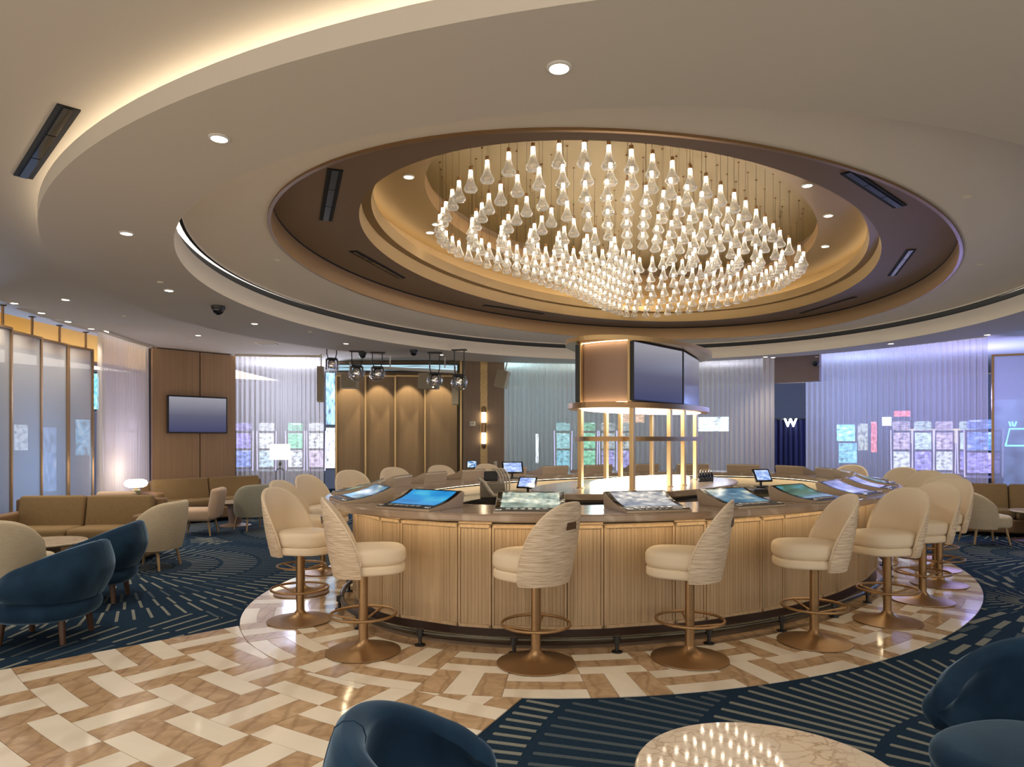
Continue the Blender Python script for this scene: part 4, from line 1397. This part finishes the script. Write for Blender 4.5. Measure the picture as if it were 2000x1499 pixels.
def slot_machine(u, Y, c1_, c2_, label, wd=0.62, s=2.0, rz=None):
    x = (u - CX0) / F * Y
    t = thing('slot_machine', label, 'slot machine', (x, Y, 0), (-math.atan2(x, Y) * 0.8 if rz is None else rz), 'slot machines beyond the curtains')
    MB().rbox((0, 0.1, 0.38), (wd, 0.5, 0.76), 0.03).build('cabinet', M['hall_dark'], t)
    MB().loft([[(x_, y, z) for y, z in ((-0.2, 0.74), (-0.2, 0.80), (0.1, 0.86), (0.1, 0.74))] for x_ in (-wd / 2, wd / 2)], True, True).build('button_deck', M['blackgloss'], t)
    MB().box((0, 0.18, 1.32), (wd, 0.12, 0.94)).build('monitor_case', M['black'], t)
    MB().box((0, 0.11, 1.10), (wd - 0.06, 0.02, 0.42)).build('lower_screen', hue(c1_, s), t)
    MB().box((0, 0.11, 1.55), (wd - 0.06, 0.02, 0.38)).build('upper_screen', hue(c2_, s), t)
    MB().rbox((0, 0.18, 1.90), (wd * 0.9, 0.14, 0.2), 0.04).build('topper', hue(c2_, s * 0.7), t)
    for sx in (-1, 1):
        MB().tube([(sx * (wd / 2 + 0.015), 0.1, 0.8), (sx * (wd / 2 + 0.03), 0.08, 1.8)], 0.012, 6).build('edge_light', EM('edge_tube', (0.6, 0.55, 1.0), 1.1), t)
CY_, BL, VI, MG, WH, YE, GR, RD, AM = (0.1, 0.75, 1), (0.08, 0.25, 1), (0.3, 0.25, 1), (0.65, 0.5, 0.8), (0.8, 0.9, 1), (1, 0.85, 0.45), (0.1, 0.9, 0.45), (1, 0.1, 0.12), (1, 0.5, 0.2)
# through the blue violet curtain
hall_panel(1636, 830, 1668, 862, 16.8, CY_, 2.6, 'bright cyan display behind the blue curtain, upper')
hall_panel(1640, 866, 1672, 905, 16.8, CY_, 1.6, 'cyan display behind the blue curtain, lower')
hall_panel(1676, 828, 1694, 880, 17.0, (0.75, 0.9, 0.7), 1.0, 'pale gridded display beside the cyan displays')
hall_panel(1702, 824, 1712, 884, 16.9, RD, 1.8, 'narrow red sign behind the blue curtain')
hall_panel(1724, 815, 1740, 832, 16.9, WH, 3.5, 'small brilliant white sign behind the blue curtain')
hall_panel(1748, 803, 1776, 814, 16.9, RD, 2.2, 'small red lettering bar high behind the blue curtain')
hall_panel(1758, 838, 1868, 866, 16.4, YE, 1.3, 'long warm display above the violet slot machines')
for k, u in enumerate((1762, 1804, 1846, 1893)):
    slot_machine(u, 15.6, VI if k % 2 else WH, (0.6, 0.9, 0.9) if k % 2 else MG, 'violet lit slot machine behind blue curtain, number %s from left' % ('one', 'two', 'three', 'four')[k], 0.38, 1.5)
slot_machine(1922, 14.2, VI, BL, 'slot machine with purple edge light near the right screen', s=1.6)
# through the greenish curtain
hall_panel(1365, 815, 1422, 843, 17.5, (0.7, 0.95, 1), 3.2, 'wide pale cyan display right of the tower')
hall_panel(1216, 805, 1258, 826, 17.8, AM, 1.4, 'orange round cornered sign seen through tower posts')
for k, (u, a_, b_) in enumerate(((1100, CY_, (0.2, 0.8, 0.9)), (1150, GR, GR), (1188, VI, (0.4, 0.5, 0.6)), (1222, VI, (0.5, 0.6, 0.6)))):
    slot_machine(u, 17.0, a_, b_, ('cyan slot machine behind the greenish curtain', 'green slot machine behind the greenish curtain', 'violet slot machine seen left of tower posts', 'violet slot machine seen between tower posts')[k], 0.38, 1.3)
hall_panel(1046, 848, 1052, 905, 17.0, WH, 2.0, 'slim white vertical light behind the greenish curtain')
# beside the floor lamp and in the gap left of the folding panels
for k, (u, a_, b_) in enumerate(((475, BL, VI), (520, (0.5, 0.8, 1), WH), (576, WH, GR), (617, MG, WH))):
    slot_machine(u, 17.2, a_, b_, ('blue slot machine behind the floor lamp curtain', 'pale slot machine behind the floor lamp', 'white slot machine right of the floor lamp', 'pink slot machine near the folding panels')[k], 0.40, 1.6)
hall_panel(637, 728, 654, 830, 17.5, (0.25, 0.6, 1), 1.6, 'tall blue display in the gap by the folding panels')
hall_panel(637, 836, 654, 915, 17.4, (0.75, 0.85, 1), 1.8, 'pale display low in the gap by the folding panels')
hall_panel(892, 755, 899, 850, 16.6, (0.3, 0.7, 1), 1.6, 'blue sliver of display between panels and column')
hall_panel(660, 713, 893, 724, 15.78, (0.35, 0.65, 0.8), 0.9, 'thin cyan light band above the folding panels', turn=0)
# behind the left screens
hall_panel(150, 820, 178, 890, 12.9, (0.1, 0.6, 1), 2.4, 'bright cyan display behind the left glass screens')
hall_panel(30, 830, 52, 880, 11.0, WH, 2.0, 'white display behind the second left screen')
hall_panel(85, 835, 108, 960, 12.0, (0.2, 0.45, 1), 1.6, 'blue display behind the third left screen')
hall_panel(182, 730, 192, 800, 13.2, CY_, 1.6, 'cyan sliver between left screens and curtain')
slot_machine(236, 14.6, MG, (0.8, 0.7, 1), 'slot machine glowing faintly behind the warm curtain', s=1.0)
# right screen
hall_panel(1950, 780, 2040, 960, 14.6, (0.15, 0.4, 1), 1.3, 'large blue display behind the right glass screen')

def glow_point(x, y, z, c, e, r=0.25):
    ld = bpy.data.lights.new('bare_point_light', 'POINT')
    ld.energy = e; ld.color = c; ld.shadow_soft_size = r
    o = bpy.data.objects.new('bare_point_light', ld)
    o.location = (x, y, z)
    col.objects.link(o)
for x, y, z, c, e in [(7.6, 15.2, 2.4, (0.3, 0.42, 1), 90), (9.2, 13.6, 2.4, (0.36, 0.36, 1), 90), (10.8, 12.4, 2.2, (0.25, 0.45, 1), 90), (5.0, 16.6, 2.6, (0.6, 0.65, 0.85), 60), (2.2, 17.2, 2.6, (0.55, 0.72, 0.72), 60), (-0.2, 16.8, 2.7, (0.42, 0.72, 0.85), 75),
                   (-5.2, 16.6, 2.6, (0.65, 0.72, 1), 170), (-8.4, 10.2, 1.1, (0.25, 0.5, 1), 85), (-8.6, 12.6, 1.4, (0.7, 0.6, 0.9), 60)]:
    glow_point(x, y, z, c, e)  # unseen bare lamps added in the hall to tint curtains and glass screens

# ---------------------------------------------------------------- stage lights and loudspeakers
def moving_head(u, v, Y, label):
    x, _, z = pix(u, v, Y)
    zc_ = ZO if math.hypot(x - CX, Y - CYc) > 6.02 else ZS
    t = thing('stage_light', label, 'stage light', (x, Y, z), random.uniform(-0.6, 0.6), 'moving stage lights under the ceiling')
    MB().box((0, 0, zc_ - z - 0.01), (0.26, 0.1, 0.02)).build('ceiling_plate', M['black'], t)
    for sx in (-0.09, 0.09):
        MB().tube([(sx, 0, zc_ - z - 0.02), (sx, 0.01, 0.2), (sx * 0.7, 0, 0.1)], 0.010, 6).build('hanger', M['black'], t)
    MB().rbox((0, 0, 0.1), (0.19, 0.15, 0.045), 0.02).build('base_unit', M['black'], t)
    for sx in (-1, 1):
        MB().rbox((sx * 0.10, 0, 0.0), (0.03, 0.09, 0.2), 0.012).build('yoke_arm', M['gun'], t)
    MB().lathe([(0.05, 0.08), (0.075, 0.05), (0.075, -0.06), (0.06, -0.09), (0.001, -0.09)], 16).build('head', M['chrome'], t, True)
    MB().lathe([(0.15 * math.sin(a), -0.02 - 0.15 * math.cos(a)) for a in [PI * 0.62 * k / 8 + 0.01 for k in range(9)]], 20, caps=False).build('clear_dome', M['dome'], t, True)
moving_head(648, 712, 13.2, 'stage light in a clear dome beside the sheer curtain')
moving_head(697, 727, 12.4, 'stage light in a clear dome, second along the folding panels')
moving_head(737, 729, 12.6, 'stage light in a clear dome, third along the folding panels')
moving_head(849, 741, 12.6, 'stage light in a clear dome, fourth along the folding panels')
moving_head(897, 745, 12.2, 'stage light in a clear dome beside the column')
def box_speaker(u, v, Y, d, label, rz=0, ry=0, bracket=0.25):
    x, _, z = pix(u, v, Y)
    t = thing('loudspeaker', label, 'loudspeaker', (x, Y, z), rz)
    t.rotation_euler = (0, ry, rz)
    MB().rbox((0, 0, 0), d, 0.02).build('cabinet', M['speaker'], t)
    MB().box((0, -d[1] / 2 - 0.004, 0), (d[0] * 0.9, 0.008, d[2] * 0.92)).build('grille', P('grille_cloth', (0.30, 0.255, 0.18), 0.9), t)
    if bracket:
        MB().tube([(0, 0.05, d[2] / 2 - 0.02), (0, 0.05, d[2] / 2 + bracket)], 0.014, 6).build('bracket', M['white'], t)
box_speaker(683, 745, 14.2, (0.33, 0.3, 0.30), 'square beige loudspeaker over the first folding panel', 0.1)
box_speaker(838, 745, 14.2, (0.38, 0.3, 0.32), 'square beige loudspeaker over the last folding panel', -0.15)
box_speaker(626, 751, 13.8, (0.12, 0.14, 0.72), 'slim column loudspeaker in front of sheer curtain')
box_speaker(889, 766, 13.8, (0.13, 0.15, 0.52), 'slim column loudspeaker near the brown column', 0.1)
box_speaker(981, 741, 14.3, (0.24, 0.22, 0.36), 'tilted beige loudspeaker at the edge of the column', -0.3, 0.25)
lb = thing('lighting_bar', 'white lighting bar under the ceiling before the folding panels', 'lighting bar', (0, 0, 0))
a, b = pix(739, 719, 13.4), pix(892, 727, 13.4)
MB().tube([a, b], 0.03, 10).build('pipe', M['white'], lb, True)
for f in (0.15, 0.85):
    x = a[0] + (b[0] - a[0]) * f
    MB().tube([(x, 13.4, a[2]), (x, 13.4, ZO - 0.002)], 0.012, 6).build('drop_rod', M['white'], lb)

# ---------------------------------------------------------------- lounge furniture
def taper_leg(p, q, r0, r1, m, t, n=10):
    MB().tube([p, q], [r0, r1], n).build('leg', m, t, True)
def velvet_chair(loc, rz, label, s=1.0):
    t = thing('velvet_armchair', label, 'armchair', loc, math.radians(rz), 'blue velvet armchairs')
    def plan(ph):
        return superel(0.36 * s, 0.385 * s, 0.88, ph)
    def zt(u):
        return 0.53 + 0.20 * max(0.0, 1 - abs(u) ** 2.0)
    o, i = shell(1.85, plan, lambda u: 0.335 + 0.03 * u * u, zt, 0.13, 64, 12, 0.14, 0.055)
    b = shell_mesh(o).build('back_shell', M['velvet'], t, True)
    shell_mesh(i).build('inner_back', M['velvet'], b, True)
    for g, h, w_ in ((o[0], i[0], o[1]), (o[-1], i[-1], o[-2])):
        mb = MB()
        poly = list(g) + list(h[1:])
        cen = Vector([sum(p[k] for p in poly) / len(poly) for k in range(3)])
        d = (Vector(w_[5]) - Vector(g[5])).normalized()
        rings = [poly]
        for f, e in ((0.93, 0.02), (0.78, 0.042), (0.5, 0.058), (0.2, 0.064)):
            rings.append([tuple(cen + (Vector(p) - cen) * f - d * e) for p in poly])
        mb.loft(rings, True, False)
        mb.add(rings[-1], [tuple(range(len(poly)))])
        mb.build('arm_end', M['velvet'], b, True)
    m_ = len(o) // 2
    MB().tube([tuple(Vector(p)) for p in o[m_]] + list(i[m_][1:]), 0.0035, 5).build('seam', M['velvet'], b)
    def out(th, ins):
        x, y = superel((0.375 - ins) * s, (0.375 - ins) * s, 0.85, th)
        return (x + 0.02, y)
    mb = MB()
    cushion(mb, out, 0.185, 0.352, 0.08, 0, 48)
    mb.build('seat_base', M['velvet'], t, True)
    def out2(th, ins):
        x, y = superel((0.33 - ins) * s, (0.28 - ins) * s, 0.8, th)
        return (x + 0.15, y)
    mb = MB()
    cushion(mb, out2, 0.33, 0.455, 0.06, 0.02, 48)
    mb.build('seat_cushion', M['velvet'], t, True)
    for a in (40, 140, 220, 320):
        ca, sa = math.cos(math.radians(a)), math.sin(math.radians(a))
        taper_leg((0.28 * ca + 0.02, 0.29 * sa, 0.25), (0.31 * ca + 0.02, 0.32 * sa, 0.0), 0.029, 0.021, M['walnut'], t)
    return t
velvet_chair((-3.72, 5.55, 0), 184, 'deep blue velvet armchair with its back to us, nearest on the left')
velvet_chair((-4.12, 6.85, 0), 192, 'deep blue velvet armchair behind the first at left')
velvet_chair((-0.17, 2.05, 0), 7, 'blue velvet armchair back at the bottom of the picture', 0.84)
velvet_chair((2.06, 2.62, 0), 202, 'blue velvet armchair at the lower right beside marble table', 1.0)

def round_table(loc, r, h, label, ped='walnut', top='tablemarble', rp=0.10):
    t = thing('round_table', label, 'table', loc)
    MB().lathe([(r - 0.012, h - 0.026), (r, h - 0.018), (r, h - 0.006), (r - 0.006, h)], 72).build('table_top', M[top], t, True)
    MB().lathe([(r - 0.010, h - 0.036), (r - 0.004, h - 0.026)], 72).build('rim_band', M['brass'], t, True)
    MB().lathe([(rp, h - 0.036), (rp * 0.8, 0.05), (rp * 2.0, 0.012), (rp * 2.0, 0)], 32).build('pedestal', M[ped], t, True)
round_table((0.88, 2.35, 0), 0.455, 0.45, 'round veined marble cafe table in the lower foreground')
round_table((-5.25, 7.75, 0), 0.42, 0.45, 'round marble topped table before the brown sofa', 'colwood', rp=0.16)
round_table((-5.1, 12.72, 0), 0.34, 0.45, 'round pale table between the blush and sage chairs', 'colwood', rp=0.14)
round_table((8.25, 10.75, 0), 0.42, 0.48, 'round pale table at the right picture edge', 'walnut', rp=0.2)

def side_chair(loc, rz, mb_fab, label, leg='legwood', blocky=False, h=0.76):
    """low upholstered lounge chair facing +x"""
    fab = M[mb_fab]
    t = thing('lounge_chair', label, 'chair', loc, math.radians(rz), 'upholstered lounge chairs')
    if blocky:
        MB().rbox((0.05, 0, 0.34), (0.56, 0.56, 0.20), 0.05).build('seat', fab, t, True)
        Mx = Matrix.Translation((-0.25, 0, 0.52)) @ Matrix.Rotation(-0.16, 4, 'Y')
        MB().rbox((0, 0, 0), (0.14, 0.58, 0.52), 0.06, Mx).build('backrest', fab, t, True)
    else:
        def plan(ph):
            return superel(0.29, 0.31, 0.8, ph)
        def zt(u):
            return 0.46 + (h - 0.46) * max(0.0, 1 - abs(u) ** 3.2) ** 0.6
        o, i = shell(1.75, plan, lambda u: 0.24, zt, 0.09, 36, 8, 0.14, 0.02)
        b = shell_mesh(o).build('backrest', fab, t, True)
        shell_mesh(i).build('inner_back', fab, b, True)
        mb = MB()
        for g, hh in ((o[0], i[0]), (o[-1], i[-1])):
            poly = list(g) + list(hh[1:])
            mb.add(poly, [tuple(range(len(poly)))])
        mb.build('front_edge', fab, b)
        def out(th, ins):
            x, y = superel(0.29 - ins, 0.275 - ins, 0.6, th)
            return (x + 0.08, y)
        mb = MB()
        cushion(mb, out, 0.25, 0.44, 0.05, 0.01)
        mb.build('seat', fab, t, True)
    for sx, sy in ((1, 1), (1, -1), (-1, 1), (-1, -1)):
        taper_leg((0.04 + sx * 0.20, sy * 0.20, 0.27), (0.04 + sx * 0.25, sy * 0.235, 0), 0.022, 0.013, M[leg], t)
side_chair((-4.45, 8.58, 0), 176, 'linen', 'oat linen chair seen from behind, right of the brown sofa', h=0.80)
side_chair((-4.98, 6.85, 0), 80, 'linen', 'oat linen chair cut by the left picture edge', h=0.80)
side_chair((-5.20, 11.55, 0), 188, 'blush', 'blush fabric slipper chair beyond the brown sofa', blocky=True)
side_chair((-4.55, 12.2, 0), 135, 'sage', 'sage green chair before the far sofa', h=0.78)
side_chair((-6.25, 11.1, 0), 100, 'blush', 'blush chair back showing above the brown sofa', blocky=True)
side_chair((7.22, 10.62, 0), -8, 'linen', 'pale linen chair past the stools at right', h=0.78)

def sofa(loc, rz, L, label, m='sofa', secs=2, mside='sofa_dark', depth=0.82, hb=0.80):
    """faces -y; L wide"""
    t = thing('sofa', label, 'sofa', loc, math.radians(rz), 'upholstered sofas')
    MB().rbox((0, 0, 0.17), (L, depth, 0.22), 0.03).build('base', M[mside], t)
    w = (L - 0.24) / secs
    for k in range(secs):
        x = -L / 2 + 0.12 + w * (k + 0.5)
        MB().rbox((x, -0.06, 0.36), (w - 0.01, depth - 0.2, 0.17), 0.05).build('seat_cushion', M[m], t, True)
        Mx = Matrix.Translation((x, depth / 2 - 0.20, 0.60)) @ Matrix.Rotation(-0.2, 4, 'X')
        MB().rbox((0, 0, 0), (w - 0.012, 0.17, 0.46), 0.045, Mx).build('back_cushion', M[m], t, True)
    MB().rbox((0, depth / 2 - 0.05, 0.44), (L, 0.10, hb - 0.12), 0.03).build('back_frame', M[mside], t, True)
    for sx in (-1, 1):
        MB().rbox((sx * (L / 2 - 0.08), -0.02, 0.38), (0.16, depth - 0.04, 0.48), 0.04).build('arm', M[mside], t, True)
        for sy in (-1, 1):
            taper_leg((sx * (L / 2 - 0.1), sy * (depth / 2 - 0.1), 0.08), (sx * (L / 2 - 0.1), sy * (depth / 2 - 0.1), 0), 0.022, 0.018, M['walnut'], t)
sofa((-5.74, 9.16, 0), 6, 1.95, 'mustard brown two seat sofa nearest on the left')
sofa((-5.93, 13.64, 0), 48.6, 2.4, 'mustard sofa along the wood panel under the television', depth=0.75, hb=0.76)
sofa((8.35, 11.55, 0), -25, 2.0, 'dark mustard sofa at the right picture edge')

# lamps
t = thing('side_table', 'small side table under the glowing mushroom lamp', 'table', (-6.62, 12.15, 0))
MB().lathe([(0.24, 0.50), (0.25, 0.505), (0.25, 0.52), (0.24, 0.525)], 32).build('table_top', M['tablemarble'], t, True)
MB().lathe([(0.05, 0.50), (0.05, 0.03), (0.18, 0.012), (0.18, 0)], 24).build('pedestal', M['bronze'], t, True)
t = thing('table_lamp', 'mushroom table lamp with glowing white oval shade', 'lamp', (-6.62, 12.15, 0.526))
MB().lathe([(0.075, 0), (0.078, 0.01), (0.078, 0.17), (0.06, 0.18)], 24).build('base', P('green_marble', (0.10, 0.11, 0.06), 0.25, var=((30, 30, 30), (0.2, 0.18, 0.1), 4)), t, True)
MB().lathe([(0.03, 0.18), (0.03, 0.23)], 16).build('stem', M['brass'], t, True)
MB().lathe([(0.03, 0.215), (0.12, 0.22), (0.17, 0.245), (0.19, 0.29), (0.17, 0.335), (0.12, 0.36), (0.001, 0.365)], 32, caps=False).build('shade', M['shade'], t, True)
glow_point(-6.62, 12.15, 1.05, (1, 0.8, 0.55), 8, 0.18)
fx, fy = (547 - CX0) / F * 13.9, 13.9
t = thing('floor_lamp', 'floor lamp with cream drum shade and looped dark frame', 'lamp', (fx, fy, 0))
def zf(v): return EYE - (v - CY0) / F * 13.9
MB().lathe([(0.16, 0), (0.16, 0.02), (0.02, 0.03)], 28).build('base', M['black'], t, True)
arc_ = [(-0.08, 0, 0.03)] + [(-0.08 * math.cos(a), 0, zf(918) + 0.08 * math.sin(a) - 0.05) for a in [PI * k / 10 for k in range(11)]] + [(0.08, 0, 0.03)]
MB().tube(arc_, 0.009, 8).build('looped_frame', M['gun'], t, True)
MB().tube([(0, 0, 0.02), (0, 0, zf(896))], 0.007, 8).build('stem', M['gun'], t, True)
MB().lathe([(0.025, zf(910)), (0.025, zf(903))], 12).build('socket', M['gun'], t, True)
MB().lathe([(0.205, zf(898)), (0.19, zf(868))], 36, caps=False).build('drum_shade', M['shade_drum'], t, True)
glow_point(fx, fy - 0.0, zf(883), (1, 0.8, 0.55), 10, 0.1)

# ---------------------------------------------------------------- small things on and behind the counter
def pos_tablet(u, v, z, label, rz, tilt=0.5, w_=0.26):
    p = on_z(u, v, z)
    t = thing('pos_tablet', label, 'tablet', (p[0], p[1], z), math.radians(rz), 'point of sale tablets')
    MB().rbox((0, 0, 0.008), (0.16, 0.14, 0.016), 0.006).build('foot', M['black'], t)
    MB().tube([(0, 0.02, 0.01), (0, 0.02, 0.11)], 0.016, 8).build('stand', M['black'], t)
    Mx = Matrix.Translation((0, -0.005, 0.15)) @ Matrix.Rotation(-tilt, 4, 'X')
    MB().rbox((0, 0, 0), (w_, 0.022, 0.18), 0.008, Mx).build('case', M['blackgloss'], t)
    MB().box((0, -0.0125, 0), (w_ - 0.05, 0.003, 0.14), Mx).build('display', M['pos'], t)
pos_tablet(1001, 935, ZT, 'point of sale tablet on the far counter left of the tower', 10, 0.5, 0.30)
pos_tablet(1030, 966, 0.88, 'point of sale tablet tilted low behind the near counter', -20, 0.7)
pos_tablet(1488, 952, 0.98, 'point of sale tablet right of the tower behind the counter', 20, 0.5)
# beverage gun hoses
p = on_z(962, 975, 0.88)
t = thing('soda_gun_station', 'bar gun station with looping beige hoses', 'dispenser', p)
MB().rbox((0, 0.06, 0.10), (0.30, 0.2, 0.2), 0.02).build('holster_box', P('steel_tray', (0.22, 0.19, 0.15), 0.3, 0.7), t)
MB().rbox((-0.02, 0.10, 0.27), (0.17, 0.14, 0.12), 0.015).build('manifold', M['black'], t)
for k in range(4):
    x = 0.06 + 0.035 * k
    pts = [(x - 0.06 + 0.10 * math.cos(a), 0.02, 0.16 + 0.20 * math.sin(a)) for a in [PI * 0.55 - PI * 0.6 * q / 10 for q in range(11)]] + [(x + 0.04, 0.0, 0.05)]
    MB().tube(pts, 0.011, 7).build('hose', P('beige_hose', (0.50, 0.44, 0.36), 0.5), t, True)
MB().tube([(-0.16, 0, 0.24), (-0.10, -0.03, 0.2), (-0.03, -0.08, 0.1), (0.02, -0.12, 0.05), (0.10, -0.13, 0.045)], 0.022, 8).build('wrapped_hose', P('beige_wrap', (0.5, 0.45, 0.37), 0.6), t, True)
# right of the tower
p = on_z(1478, 985, 0.92)
t = thing('receipt_printer', 'black receipt printer behind the right counter', 'printer', p, 0.3)
MB().rbox((0, 0, 0.08), (0.2, 0.2, 0.16), 0.015).build('body', M['black'], t)
MB().box((0, -0.102, 0.10), (0.14, 0.006, 0.03)).build('paper_slot', M['gun'], t)
p = on_z(1455, 975, 0.92)
t = thing('steel_caddy', 'small steel caddy beside the receipt printer', 'caddy', p, 0.2)
for d, c_ in (((0.2, 0.006, 0.14), (0, -0.07, 0.07)), ((0.2, 0.006, 0.14), (0, 0.07, 0.07)), ((0.006, 0.14, 0.14), (-0.1, 0, 0.07)), ((0.006, 0.14, 0.14), (0.1, 0, 0.07)), ((0.2, 0.14, 0.006), (0, 0, 0.003))):
    MB().box(c_, d).build('side_plate', M['speaker'], t)
p = on_z(1527, 965, 0.98)
t = thing('card_reader', 'black card reader behind the right counter', 'card reader', p, -0.3)
MB().rbox((0, 0, 0.06), (0.16, 0.1, 0.06), 0.02).build('body', M['black'], t)
MB().lathe([(0.03, 0), (0.012, 0.03)], 12).build('stand', M['black'], t)
gx = on_z(1392, 942, ZT)
for k in range(5):
    t = thing('liquor_bottle', 'dark bottle with pour spout at the right tip of island', 'bottle', (gx[0] - 0.16 + 0.05 * k, gx[1] + 0.05 * k, ZT + 0.001), 0, 'bottles with pour spouts in the speed rail')
    MB().lathe([(0.026, 0), (0.028, 0.01), (0.028, 0.07), (0.012, 0.10), (0.012, 0.12)], 12).build('bottle_body', M['blackgloss'], t, True)
    MB().tube([(0, 0, 0.12), (0.0, 0, 0.14), (0.02, 0, 0.16)], 0.006, 6).build('pour_spout', M['chrome'], t)
